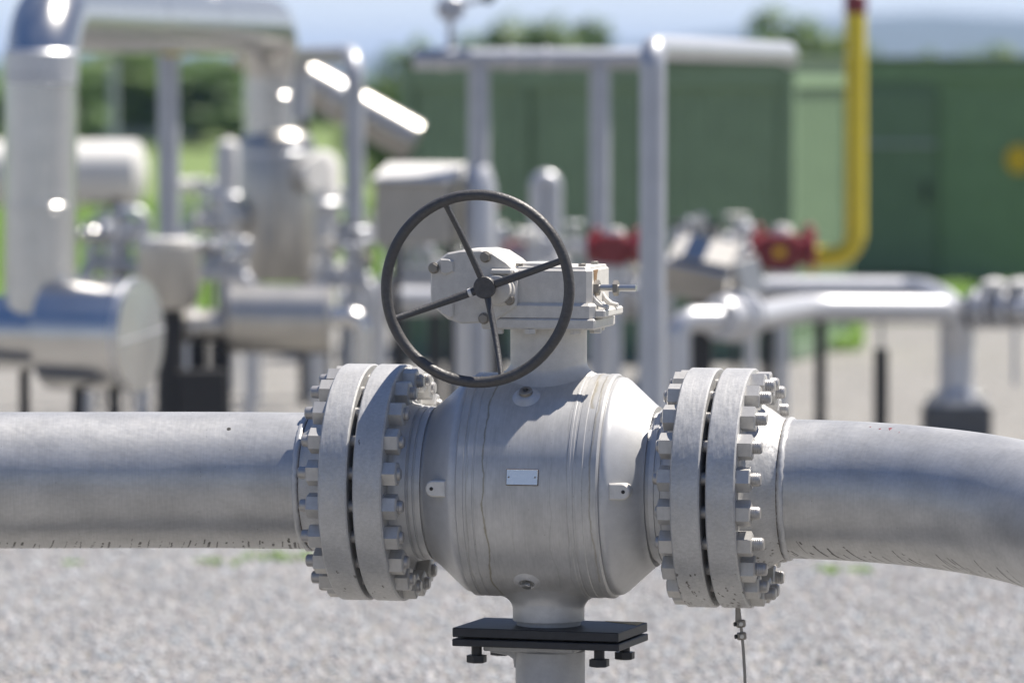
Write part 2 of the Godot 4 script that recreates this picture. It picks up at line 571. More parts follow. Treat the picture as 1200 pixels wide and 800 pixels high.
# corners of a polyline rounded into arcs
func bend(pts: Array, r: float, steps := 8) -> Array:
	var o := [pts[0]]
	for i in range(1, pts.size() - 1):
		var p: Vector3 = pts[i]
		var a: Vector3 = (pts[i - 1] - p)
		var b: Vector3 = (pts[i + 1] - p)
		var d := minf(r, minf(a.length(), b.length()) * 0.49)
		var s := p + a.normalized() * d
		var e := p + b.normalized() * d
		for k in steps + 1:
			var t := float(k) / steps
			# a rational quadratic close to the arc
			var w := 0.7071
			var w0 := (1 - t) * (1 - t)
			var w1 := 2 * t * (1 - t) * w
			var w2 := t * t
			o.append((s * w0 + p * w1 + e * w2) / (w0 + w1 + w2))
	o.append(pts[pts.size() - 1])
	return o

func same(r: float, n: int) -> Array:
	var a := []
	a.resize(n)
	a.fill(r)
	return a

# ---------------------------------------------------------------- scene graph tools
var used := {}
func numbered(called: String) -> String:
	if not used.has(called):
		used[called] = 0
		return called
	used[called] += 1
	return "%s_%03d" % [called, used[called]]

func tag(o: Node, label := "", category := "", group := "", kind := "") -> void:
	if label: o.set_meta("label", label)
	if category: o.set_meta("category", category)
	if group: o.set_meta("group", group)
	if kind: o.set_meta("kind", kind)

func thing(called: String, label: String, category: String, p := Vector3.ZERO, turn := 0.0, group := "") -> Node3D:
	var o := Node3D.new()
	o.name = numbered(called)
	add_child(o)
	o.position = p
	o.rotation.y = turn
	tag(o, label, category, group)
	cur = o
	return o

func part(called: String, st, material: String, parent: Node = null, xf := Transform3D.IDENTITY) -> MeshInstance3D:
	var o := MeshInstance3D.new()
	o.name = called
	o.mesh = st if st is Mesh else st.commit()
	o.material_override = M[material]
	o.transform = xf
	(parent if parent else cur).add_child(o, true)
	return o

func structure(called: String, st, material: String) -> MeshInstance3D:
	var o := part(numbered(called), st, material, self)
	o.set_meta("kind", "structure")
	return o

func lathed(prof: Array, segs := 32, xf := Transform3D.IDENTITY) -> ArrayMesh:
	var st := begin()
	lathe(st, prof, segs, xf)
	return st.commit()

func boxed(size: Vector3, bev := 0.003) -> ArrayMesh:
	var st := begin()
	box(st, size, Transform3D.IDENTITY, bev)
	return st.commit()

func hex_mesh(flats: float, thick: float) -> ArrayMesh:   # along +x from 0
	var st := begin()
	var R := flats / sqrt(3.0)
	var c := R - flats / 2.0 * 0.97
	for k in 6:
		var a0 := TAU * k / 6.0
		var a1 := TAU * (k + 1) / 6.0
		var d0 := Vector3(0, cos(a0), sin(a0))
		var d1 := Vector3(0, cos(a1), sin(a1))
		var mid := (d0 + d1) / 2.0
		var e := c * 0.55
		var i0 := d0 * (R - c)
		var i1 := d1 * (R - c)
		var mi := mid.normalized() * (flats / 2.0 * 0.98)
		var X := Vector3.RIGHT
		flat4(st, d0 * R, d1 * R, d1 * R + X * (thick - e), d0 * R + X * (thick - e), mid)
		flat4(st, d0 * R + X * (thick - e), d1 * R + X * (thick - e), i1 + X * thick, i0 + X * thick, mid + X * 0.5)
		tri(st, X * thick, i0 + X * thick, i1 + X * thick, X, X, X)
		tri(st, Vector3.ZERO, d0 * R, d1 * R, -X, -X, -X)
	return st.commit()

# ---------------------------------------------------------------- the valve
const YAW := -0.2112      # right end of the pipeline comes towards the lens
const VX := 643.0
const VY := 568.0
const VD := 12.4
var valve_at: Vector3

func mirror(p: Array) -> Array:   # a profile flipped to the other end
	var o := []
	for i in range(p.size() - 1, -1, -1):
		o.append(Vector2(-p[i].x, p[i].y))
	return o

func build_valve() -> void:
	valve_at = at(VX, VY, VD)
	var t := thing("ball_valve", "large grey flanged ball valve with a gearbox and a black handwheel", "valve", valve_at, YAW)
	# body
	var st := begin()
	lathe(st, P([-168, 200, -168, 257, -165, 263, -150, 263, -148.5, 261.2, -143, 261.2, -141.5, 263, -128, 263, -127, 261.8, -124, 261.8, -123, 263,
		96, 263, 97, 264, 102, 264, 103, 263.2, 109, 263.2, 110, 261.8, 115, 261.8, 116, 263.2, 128, 263.6, 131, 263.6, 132.5, 262, 149, 262, 150.5, 263.2, 163, 263.2, 168, 259, 168, 200]), 128)
	part("body", st, "body_paint")
	# end pieces: cone, groove and neck
	var cone := P([166, 200, 166, 250, 168.5, 254, 175, 255.5, 183, 253.5, 190, 249, 250, 195, 257, 189.5, 262, 187, 262, 174, 271, 173, 271, 180, 283, 181, 284, 178.5, 288, 178.5, 289, 181.5, 298, 182.5, 299, 180.5, 304, 180.5, 305, 184, 322, 188, 333, 198, 338, 212, 339, 215, 339, 150])
	st = begin()
	lathe(st, cone, 112)
	part("end_piece", st, "paint")
	st = begin()
	lathe(st, mirror(cone), 112)
	part("end_piece", st, "paint")
	# flanges of the valve
	var fl := P([339.5, 150, 339.5, 275.5, 343, 279.5, 404.5, 279.5, 408, 276, 408, 190, 413.5, 189, 413.5, 120])
	for s in [1, -1]:
		st = begin()
		lathe(st, fl if s == 1 else mirror(fl), 144)
		part("flange", st, "rim_paint%d" % (0 if s == 1 else 1))
	# gaskets in the joints
	for s in [1, -1]:
		st = begin()
		lathe(st, P([414, 140, 414, 196, 416, 196, 416, 140]), 64, Transform3D(Basis.from_euler(Vector3(0, 0 if s == 1 else PI, 0)), Vector3.ZERO))
		part("gasket", st, "seam_dark")
	# stud bolts with two nuts each
	var nut := hex_mesh(0.053, 0.034)
	for s in [1, -1]:
		for k in 20:
			var ang := TAU * (k + 0.5) / 20.0
			var c := Vector3(0, cos(ang), sin(ang)) * 0.2445
			var tipr := (0.023 if s == 1 else 0.012) + rng.randf_range(-0.004, 0.005)
			var tipl := (0.008 if s == 1 else 0.020) + rng.randf_range(-0.004, 0.006)
			var x0: float = s * 0.415 - 0.075 - 0.032 - tipl
			var x1: float = s * 0.415 + 0.075 + 0.032 + tipr
			var sb := begin()
			var prof := [Vector2(x0, 0), Vector2(x0, 0.0115), Vector2(x0 + 0.003, 0.0145)]
			prof += [Vector2(x0 + tipl, 0.0155), Vector2(x1 - tipr, 0.0155)]
			var x: float = x1 - tipr
			while x < x1 - 0.007:
				prof += [Vector2(x + 0.0015, 0.0158), Vector2(x + 0.0035, 0.0150)]
				x += 0.0045
			prof += [Vector2(x1 - 0.003, 0.0145), Vector2(x1, 0.0115), Vector2(x1, 0)]
			lathe(sb, prof, 14)
			var stud := part("stud_bolt", sb, "stud_paint", t, Transform3D(Basis.IDENTITY, c))
			var fx: float = s * 0.415 + 0.0745
			part("nut", nut, "nut_paint", stud, Transform3D(Basis.from_euler(Vector3(rng.randf() * TAU, 0, 0)), Vector3(fx, 0, 0)))
			part("nut", nut, "nut_paint", stud, Transform3D(Basis.from_euler(Vector3(0, 0, PI)) * Basis.from_euler(Vector3(rng.randf() * TAU, 0, 0)), Vector3(s * 0.415 - 0.0745, 0, 0)))
	# neck and bottom trunnion
	st = begin()
	saddle(st, 0.090, 0.2625, 0.030, 0.372, 1.0)
	part("neck", st, "gear_paint")
	st = begin()
	saddle(st, 0.0845, 0.2625, 0.032, 0.318, -1.0)
	lathe(st, P([316, 83, 320, 82, 320, 76, 330, 75, 330, 10]), 64, along(Vector3.DOWN))
	part("trunnion", st, "paint")
	# lugs on the cones
	for s in [1, -1]:
		st = begin()
		var poly := []
		poly.append(Vector2(-30, -19) * MM)
		for i in 11:
			var a := -PI / 2 + PI * i / 10.0
			poly.append(Vector2(1 + 18 * cos(a), 19 * sin(a)) * MM)
		poly.append(Vector2(-30, 19) * MM)
		prism(st, poly, -0.03, 0.011, 0.003)
		var lug := part("lug", st, "gear_paint", t, Transform3D(Basis.from_euler(Vector3(0, 0, 0 if s == 1 else PI)), Vector3(s * 0.222, 0.006, 0.238)))
		st = begin()
		cyl(st, Vector3(0.004, 0, 0.006), Vector3(0.004, 0, 0.0116), 0.0045, 14)
		part("hole", st, "seam_dark", lug)
	# name plate with rivets
	var tilt := deg_to_rad(-8.0)
	var pb := Transform3D(Basis.from_euler(Vector3(tilt, 0, 0)), Vector3(-0.008, 0.2645 * sin(-tilt), 0.2645 * cos(tilt)))
	var np := part("name_plate_backing", boxed(Vector3(0.0755, 0.0375, 0.004), 0.001), "rust_dark", t, pb)
	part("name_plate", boxed(Vector3(0.073, 0.035, 0.003), 0.001), "plate_tin", np, Transform3D(Basis.IDENTITY, Vector3(0, 0, 0.0025)))
	for s in [-1, 1]:
		st = begin()
		cyl(st, Vector3(s * 0.031, 0, 0.003), Vector3(s * 0.031, 0, 0.0052), 0.0022, 10)
		part("rivet", st, "bolt_steel", np)
	# upper grease fitting and lower drain plug, each in a welded boss
	for q in [[1, 55.5, -0.022], [-1, -55.0, -0.020]]:
		var el := deg_to_rad(q[1])
		var dir := Vector3(0, sin(el), cos(el))
		var base := Vector3(q[2], 0, 0) + dir * 0.25
		var bx := Transform3D(along(dir).basis, base)
		st = begin()
		if q[0] == 1:
			lathe(st, P([4, 42, 12, 34, 16, 29, 20, 25, 23, 20, 23, 0]), 32, bx)
		else:
			lathe(st, P([2, 44, 10, 36, 16, 28, 19, 20, 17, 17.5, 8, 17, 8, 0]), 32, bx)
		var boss := part("boss", st, "paint")
		st = begin()
		if q[0] == 1:
			lathe(st, P([22, 0, 22, 16.5, 30, 15.5, 32, 13.5, 32, 7, 26, 6.5, 26, 3, 31, 2, 31, 0]), 24, bx)
			part("grease_fitting", st, "bolt_steel", boss)
		else:
			lathe(st, P([8.5, 16.8, 10, 16.8, 10, 0]), 24, bx)
			part("recess", st, "seam_dark", boss)
			part("plug", hex_mesh(0.020, 0.016), "zinc", boss, Transform3D(bx.basis, base + dir * 0.012))
	build_gearbox(t)
	build_handwheel(t)

# an upright branch of radius r on a lying cylinder of radius R, joined by a fillet
func saddle(st: SurfaceTool, r: float, R: float, fil: float, top: float, sgn: float) -> void:
	var seg := 72
	var rows := []
	for k in 15:
		var row := []
		for i in seg:
			var t := TAU * i / seg
			var rr := r
			var y := top
			if k < 13:
				var a := PI / 2.0 * k / 12.0
				rr = r + fil * (1.0 - sin(a)) + (0.006 if k == 0 else 0.0)
				y = sqrt(maxf(0.0, R * R - pow(rr * sin(t), 2.0))) + fil * (1.0 - cos(a)) - (0.003 if k == 0 else 0.0)
			elif k == 14:
				rr = 0.01
			row.append(Vector3(rr * cos(t), y * sgn, rr * sin(t)))
		rows.append(row)
	for k in 14:
		for i in seg:
			var q := []
			var m := []
			for e in [[k, i], [k, i + 1], [k + 1, i + 1], [k + 1, i]]:
				var c: int = e[1] % seg
				var w: int = e[0]
				q.append(rows[w][c])
				var out := Vector3(rows[w][c].x, 0, rows[w][c].z).normalized()
				if k == 13:
					m.append(Vector3(0, sgn, 0))
				else:
					var du: Vector3 = rows[w][(c + 1) % seg] - rows[w][(c + seg - 1) % seg]
					var dv: Vector3 = rows[mini(w + 1, 13)][c] - rows[maxi(w - 1, 0)][c]
					var nn := du.cross(dv).normalized()
					if nn.dot(out + Vector3(0, sgn * 0.8, 0)) < 0.0:
						nn = -nn
					m.append(nn)
			tri(st, q[0], q[1], q[2], m[0], m[1], m[2])
			tri(st, q[0], q[2], q[3], m[0], m[2], m[3])

# local point of the valve seen at photo pixel (x, y) when it lies at depth z (mm) of the valve's frame
func vloc(x: float, y: float, z: float) -> Vector2:
	var c := cos(-YAW)
	var s := sin(-YAW)
	var xl := 0.0
	var yl := 0.0
	for it in 4:
		var d := VD - (xl * s + z * c)
		var w := at(x, y, d) - valve_at
		xl = (w.x + z * s) / c
		yl = w.y
	return Vector2(xl, yl)

func build_gearbox(t: Node3D) -> void:
	# mounting plate, base and housing
	var st := begin()
	box(st, Vector3(0.27, 0.026, 0.25), Transform3D(Basis.IDENTITY, Vector3(0.0, 0.384, 0)), 0.004)
	var plate := part("mounting_plate", st, "gear_paint")
	for q in [[-0.10, 0.105], [-0.02, 0.112], [0.085, 0.10], [0.118, 0.03], [0.1, -0.1], [-0.1, -0.1]]:
		part("bolt", hex_mesh(0.026, 0.012), "gear_paint", plate, Transform3D(along(Vector3.DOWN).basis, Vector3(q[0], 0.3715, q[1])))
	st = begin()
	var hp := [Vector2(-0.09, -0.112), Vector2(0.112, -0.112), Vector2(0.124, -0.10), Vector2(0.124, 0.10), Vector2(0.112, 0.112), Vector2(-0.09, 0.112), Vector2(-0.11, 0.09), Vector2(-0.11, -0.09)]
	var upm := Transform3D(Basis(Vector3.RIGHT, Vector3.FORWARD, Vector3.UP), Vector3.ZERO)
	var foot := []
	for p in hp:
		foot.append(p * 1.08)
	prism(st, foot, 0.3975, 0.432, 0.006, upm)
	prism(st, hp, 0.431, 0.512, 0.005, upm)
	var g := part("gear_housing", st, "gear_paint")
	st = begin()
	var seam := []
	for p in foot:
		seam.append(p * 1.004)
	prism(st, seam, 0.3966, 0.3978, 0.0002, upm)
	part("joint_rust", st, "rust_dark", g)
	# top cover with low dome and bolts
	st = begin()
	prism(st, [Vector2(-0.088, -0.106), Vector2(0.108, -0.106), Vector2(0.119, -0.096), Vector2(0.119, 0.096), Vector2(0.108, 0.106), Vector2(-0.088, 0.106), Vector2(-0.1, 0.09), Vector2(-0.1, -0.09)], 0.511, 0.517, 0.002, upm)
	lathe(st, P([516, 60, 523, 58, 525, 50, 525, 0]), 32, along(Vector3.UP, Vector3(0.0, 0, 0.03)))
	part("top_cover", st, "gear_paint", g)
	for q in [[0.095, 0.075], [0.095, -0.075], [0.02, 0.095], [-0.05, 0.095]]:
		part("bolt", hex_mesh(0.016, 0.007), "bolt_steel", g, Transform3D(along(Vector3.UP).basis, Vector3(q[0], 0.517, q[1])))
	# corner web and gusset on the right face, stop bolt with two nuts, rust run below it
	for zz in [0.086, -0.03]:
		st = begin()
		var gp := [Vector2(0.123, 0.428), Vector2(0.160, 0.418), Vector2(0.160, 0.427), Vector2(0.145, 0.431), Vector2(0.132, 0.442), Vector2(0.123, 0.456)]
		prism(st, gp, zz - 0.008, zz + 0.008, 0.002)
		part("gusset", st, "gear_paint", g)
	st = begin()
	box(st, Vector3(0.026, 0.02, 0.22), Transform3D(Basis.IDENTITY, Vector3(0.144, 0.4085, 0)), 0.004)
	part("ledge", st, "gear_paint", g)
	st = begin()
	cyl(st, Vector3(0.12, 0.467, 0.07), Vector3(0.222, 0.467, 0.07), 0.008, 16)
	var sb := part("stop_bolt", st, "zinc", g)
	part("nut", hex_mesh(0.032, 0.012), "bolt_steel", sb, Transform3D(Basis.IDENTITY, Vector3(0.1245, 0.467, 0.07)))
	part("nut", hex_mesh(0.032, 0.012), "bolt_steel", sb, Transform3D(Basis.IDENTITY, Vector3(0.169, 0.467, 0.07)))
	st = begin()
	prism(st, [Vector2(0.050, 0.436), Vector2(0.066, 0.434), Vector2(0.070, 0.45), Vector2(0.082, 0.49), Vector2(0.086, 0.509), Vector2(0.030, 0.509), Vector2(0.045, 0.497), Vector2(0.056, 0.47)], 0.1235, 0.1248, 0.0003, Transform3D(Basis(Vector3.BACK, Vector3.UP, Vector3.RIGHT), Vector3.ZERO))
	part("rust_run", st, "rust", g)
	# worm housing with its bolted cover
	var z := 0.130
	var outline := []
	for p in [[504, 357], [524, 374], [540, 379.5], [577, 378], [605, 359], [606, 318], [593, 306], [577, 295.5], [563, 292.5], [540, 293], [524, 296], [504, 311]]:
		outline.append(vloc(p[0], p[1], z))
	st = begin()
	prism(st, outline, -0.06, z - 0.012, 0.003)
	var w := part("worm_housing", st, "gear_paint")
	var mid := Vector2.ZERO
	for p in outline:
		mid += p / outline.size()
	var ins := []
	for p in outline:
		ins.append(mid + (p - mid) * 0.997)
	st = begin()
	prism(st, ins, z - 0.0107, z, 0.004)
	part("cover_plate", st, "gear_paint", w)
	st = begin()
	var gap := []
	for p in outline:
		gap.append(mid + (p - mid) * 0.99)
	prism(st, gap, z - 0.0125, z - 0.0108, 0.0003)
	part("cover_gasket", st, "seam_dark", w)
	for p in [[508.5, 314], [569, 301], [597, 351], [567, 373]]:
		var q := vloc(p[0], p[1], z)
		st = begin()
		cyl(st, Vector3(q.x, q.y, z - 0.001), Vector3(q.x, q.y, z + 0.003), 0.0135, 18)
		var wa := part("washer", st, "bolt_steel", w)
		part("bolt", hex_mesh(0.020, 0.009), "bolt_steel", wa, Transform3D(along(Vector3.BACK).basis, Vector3(q.x, q.y, z + 0.003)))
	for pad in [[[516, 303], [527, 303], [532, 306], [532, 318], [522, 322], [516, 319]], [[517, 356], [532, 352], [532, 370], [528, 373], [517, 367]]]:
		var pp := []
		for p in pad:
			pp.append(vloc(p[0], p[1], z))
		st = begin()
		prism(st, pp, z - 0.002, z + 0.006, 0.003)
		part("cover_pad", st, "gear_paint", w)
	var bc := vloc(584, 339, z)
	st = begin()
	lathe(st, P([0, 40, 8, 38, 10, 34, 26, 33, 28, 30, 28, 0]), 36, Transform3D(along(Vector3.BACK).basis, Vector3(bc.x, bc.y, z - 0.001)))
	part("shaft_boss", st, "gear_paint", w)
	st = begin()
	box(st, Vector3(0.05, 0.012, 0.02), Transform3D(Basis.IDENTITY, Vector3(bc.x + 0.01, bc.y + 0.042, z + 0.009)), 0.003)
	part("rib", st, "gear_paint", w)

func build_handwheel(t: Node3D) -> void:
	var zr := 0.286
	var zh := 0.205
	var c := vloc(559.5, 338.2, zr)
	var R := 0.2155
	var st := begin()
	var pts := []
	for k in 96:
		var a := TAU * k / 96.0
		pts.append(Vector3(c.x + R * cos(a), c.y + R * sin(a), zr))
	sweep(st, pts, same(0.0128, 96), 16, false, 1.0, 1.0, true)
	var rim := part("handwheel", st, "wheel_black")
	tag(rim, "black round handwheel rim with worn paint")
	for deg in [18.5, 111.5, 200.0, 285.5]:
		var a := deg_to_rad(deg)
		var d := Vector3(cos(a), sin(a), 0)
		var p0 := Vector3(c.x, c.y, zh) + d * 0.018
		var p1 := Vector3(c.x, c.y, zr) + d * (R - 0.004)
		st = begin()
		var pp := []
		var rr := []
		for i in 9:
			var f := i / 8.0
			pp.append(p0.lerp(p1, f) - Vector3(0, 0, 0.010) * sin(PI * f))
			rr.append(lerpf(0.0098, 0.0078, f))
		sweep(st, pp, rr, 12, true, 0.85)
		var sp := part("spoke", st, "spoke_black", rim)
		if deg == 200.0:      # the paint has come off in a ring next to the hub
			st = begin()
			cyl(st, p0.lerp(p1, 0.075), p0.lerp(p1, 0.115) - Vector3(0, 0, 0.003), 0.0102, 14)
			part("bare_patch", st, "paint_chip", rim)
	st = begin()
	lathe(st, P([-40, 0, -40, 19, -14, 20, -12, 25, 10, 26, 13, 24, 13, 0]), 36, Transform3D(along(Vector3.BACK).basis, Vector3(c.x, c.y, zh)))
	part("hub", st, "wheel_black", rim)
	st = begin()
	cyl(st, Vector3(c.x, c.y, 0.11), Vector3(c.x, c.y, zh), 0.014, 20)
	part("shaft", st, "zinc", rim)

# ---------------------------------------------------------------- the pipeline left and right of the valve
func weld(st: SurfaceTool, x: float, r: float, bead: float, sd: int) -> void:
	var rr := RandomNumberGenerator.new()
	rr.seed = sd
	var seg := 150
	var ring := []
	var off := []
	for k in seg:
		ring.append(bead * (0.75 + 0.5 * rr.randf()) * (0.85 + 0.3 * absf(sin(k * 1.9))))
		off.append(rr.randf_range(-0.0012, 0.0012))
	for k in seg:
		var j := (k + 1) % seg
		for s in 6:
			var q := []
			var m := []
			for e in [[k, s], [k, s + 1], [j, s + 1], [j, s]]:
				var a: float = TAU * e[0] / seg
				var b: float = PI * e[1] / 6.0
				var d := Vector3(0, cos(a), sin(a))
				q.append(Vector3(x + off[e[0]] - cos(b) * 0.008, 0, 0) + d * (r - 0.0006 + ring[e[0]] * sin(b)))
				m.append((d * sin(b) - Vector3(cos(b), 0, 0) * 0.7).normalized())
			tri(st, q[0], q[1], q[2], m[0], m[1], m[2])
			tri(st, q[0], q[2], q[3], m[0], m[2], m[3])

func build_main_pipes() -> void:
	var fl := P([416.5, 120, 416.5, 189, 422, 190, 422, 276, 425.5, 279.5, 487, 279.5, 490.5, 276, 490.5, 224, 493, 212, 499, 204, 508, 198.5, 552, 168, 562, 164, 573, 162.3, 573, 120])
	for s in [1, -1]:
		var label := "grey gas pipe bending towards the viewer, bolted to the valve by a flange" if s == 1 else "straight grey gas pipe running to the left of the valve, bolted by a flange"
		thing("gas_pipe", label, "pipe", valve_at, YAW, "pipeline either side of the valve")
		var st := begin()
		lathe(st, fl if s == 1 else mirror(fl), 144)
		part("flange", st, "rim_paint%d" % (2 if s == 1 else 3))
		st = begin()
		weld(st, s * 0.575, 0.1622, 0.0052, 31 + s)
		part("weld_bead", st, "paint")
		st = begin()
		lathe(st, P([566, 162.6, 566.4, 163.9, 567.6, 163.9, 568, 162.6]) if s == 1 else P([-568, 162.6, -567.6, 163.9, -566.4, 163.9, -566, 162.6]), 96)
		part("weld_seam", st, "rust_dark")
		# the axis as a chain of short steps whose heading turns
		var pts := []
		var p := Vector3(s * 0.574, 0, 0)
		var head := 0.0
		var drop := 0.0
		for i in 62:
			pts.append(p)
			var l := 0.025
			if s == 1:
				head = clampf(head + (0.030 if i > 0 else 0.0), 0.0, 0.95)
				drop = minf(drop + 0.0036, 0.10)
				p += Vector3(cos(head), -drop, sin(head)) * l
			else:
				head = minf(head + 0.016, 0.235)
				p += Vector3(-cos(head), 0, sin(head)) * l
		st = begin()
		sweep(st, pts, same(0.162, pts.size()), 96, true, 1.0, 1.6)
		var tube := part("tube", st, "pipe_paint%d" % (0 if s == 1 else 1))
		var k := Transform3D(Basis.IDENTITY, Vector3.ZERO)
		st = begin()
		if s == 1:
			for q in [[9, 0.35, 0.004, 0.0016], [10, 0.31, 0.006, 0.0022], [10, 0.36, 0.003, 0.0015], [8, 0.30, 0.003, 0.0012], [11, 0.42, 0.003, 0.0012]]:
				var dirn := Vector3(0, cos(q[1]), sin(q[1]))
				var c: Vector3 = pts[q[0]] + dirn * 0.1622
				lathe(st, [Vector2(0, q[2] * 0.8), Vector2(0.0006, q[2] * 0.5), Vector2(0.0006, 0)], 9, Transform3D(along(dirn).basis, c))
			part("paint_dots", st, "red_paint", tube, k)
		else:
			var dirn := Vector3(0, cos(0.66), sin(0.66))
			cyl(st, pts[7] + dirn * 0.155, pts[7] + dirn * 0.1628, 0.0055, 12)
			part("tap_hole", st, "seam_dark", tube, k)

func build_pedestal() -> void:
	var turn := -0.30
	var base := Vector3(valve_at.x + 0.004, 0, valve_at.z)
	thing("valve_pedestal", "black bolted double plate on a grey column carrying the valve", "support", base, turn)
	var top := valve_at.y - 0.3305
	part("upper_plate", boxed(Vector3(0.405, 0.022, 0.25), 0.002), "black_plate", null, Transform3D(Basis.IDENTITY, Vector3(0, top - 0.011, 0)))
	part("lower_plate", boxed(Vector3(0.407, 0.017, 0.252), 0.002), "black_plate", null, Transform3D(Basis.IDENTITY, Vector3(0.001, top - 0.0345, 0.001)))
	var st := begin()
	prism(st, [Vector2(0.10, -0.118), Vector2(0.196, -0.12), Vector2(0.197, -0.05), Vector2(0.17, -0.07), Vector2(0.14, -0.09)], top + 0.0002, top + 0.0014, 0.0003, Transform3D(Basis(Vector3.RIGHT, Vector3.BACK, Vector3.UP), Vector3.ZERO))
	part("dust_patch", st, "pollen")
	for q in [[-0.155, 0.085], [0.145, 0.085], [0.158, -0.085], [-0.15, -0.085]]:
		st = begin()
		var y := top - 0.043
		cyl(st, Vector3(q[0], y + 0.004, q[1]), Vector3(q[0], y - 0.03, q[1]), 0.0125, 16)
		var b := part("bolt", st, "black_bolt")
		part("bolt_head", hex_mesh(0.042, 0.018), "black_bolt", b, Transform3D(along(Vector3.DOWN).basis, Vector3(q[0], y - 0.024, q[1])))
	st = begin()
	box(st, Vector3(0.222, 0.014, 0.16), Transform3D(Basis.IDENTITY, Vector3(-0.03, top - 0.0505, 0)), 0.003)
	part("cap_plate", st, "column_paint")
	st = begin()
	prism(st, [Vector2(-0.14, top - 0.057), Vector2(-0.14, top - 0.066), Vector2(-0.095, top - 0.072), Vector2(-0.083, top - 0.08), Vector2(-0.08, top - 0.1), Vector2(-0.07, top - 0.1), Vector2(-0.07, top - 0.057)], -0.012, 0.03, 0.002)
	part("gusset", st, "column_paint")
	st = begin()
	cyl(st, Vector3(0, 0.02, 0), Vector3(0, top - 0.0575, 0), 0.082, 48, 0.003)
	part("column", st, "column_paint")
	part("foot_plate", boxed(Vector3(0.36, 0.02, 0.36), 0.003), "column_paint", null, Transform3D(Basis.IDENTITY, Vector3(0, 0.011, 0)))

func build_ground_wire() -> void:
	thing("earthing_cable", "thin steel earthing cable with two clamps hanging below the right flange", "cable", Vector3.ZERO)
	var a := valve_at + Vector3(0.455, -0.262, 0.02).rotated(Vector3.UP, YAW)
	var st := begin()
	var pts := []
	for i in 15:
		var f := i / 14.0
		var p := a.lerp(Vector3(a.x + 0.055, 0.0, a.z + 0.02), f)
		p.x += 0.006 * sin(f * 9.0) * (1.0 - f)
		pts.append(p)
	sweep(st, pts, same(0.0038, 15), 10)
	part("cable", st, "bolt_steel")
	for q in [0.068, 0.105]:
		var p: Vector3 = a.lerp(Vector3(a.x + 0.055, 0.0, a.z + 0.02), q)
		p.x += 0.003
		var c := part("clamp", boxed(Vector3(0.022, 0.018, 0.014), 0.003), "bolt_steel", null, Transform3D(Basis.from_euler(Vector3(0, 0.3, 0.08)), p))
		part("nut", hex_mesh(0.010, 0.006), "zinc", c, Transform3D(along(Vector3.BACK).basis, Vector3(-0.004, 0, 0.007)))
		part("nut", hex_mesh(0.009, 0.006), "black_bolt", c, Transform3D(along(Vector3.LEFT).basis, Vector3(-0.011, 0, 0)))
	st = begin()
	cyl(st, a + Vector3(0, 0.0, 0), a + Vector3(0, -0.05, 0), 0.006, 12)
	part("ferrule", st, "bolt_steel")

# ---------------------------------------------------------------- ground and far land
func sheet(x0: float, x1: float, z0: float, z1: float, y: float) -> SurfaceTool:
	var st := begin()
	flat4(st, Vector3(x0, y, z0), Vector3(x1, y, z0), Vector3(x1, y, z1), Vector3(x0, y, z1), Vector3.UP)
	return st

func build_ground() -> void:
	structure("gravel_ground", sheet(-400, 400, 60, -47, 0.0), "gravel")
	# grass starts in a wavy line behind the yard
	var st := begin()
	var n := FastNoiseLite.new()
	n.seed = 3
	n.frequency = 0.35
	var prev := Vector3.ZERO
	for i in 121:
		var x := -30.0 + i * 0.5
		var z := -44.0 + n.get_noise_1d(x) * 1.2
		if x > 3.2:
			z = -46.0 + n.get_noise_1d(x) * 0.8
		var p := Vector3(x, 0.006, z)
		if i > 0:
			flat4(st, prev, p, Vector3(p.x, 0.006, -47.5), Vector3(prev.x, 0.006, -47.5), Vector3.UP)
		prev = p
	structure("grass_verge", st, "grass")
	structure("road", sheet(-80, 80, 60, -7, 0.004), "asphalt")
	structure("grass_field", sheet(-4000, 4000, -47.2, -7000, 0.004), "grass")

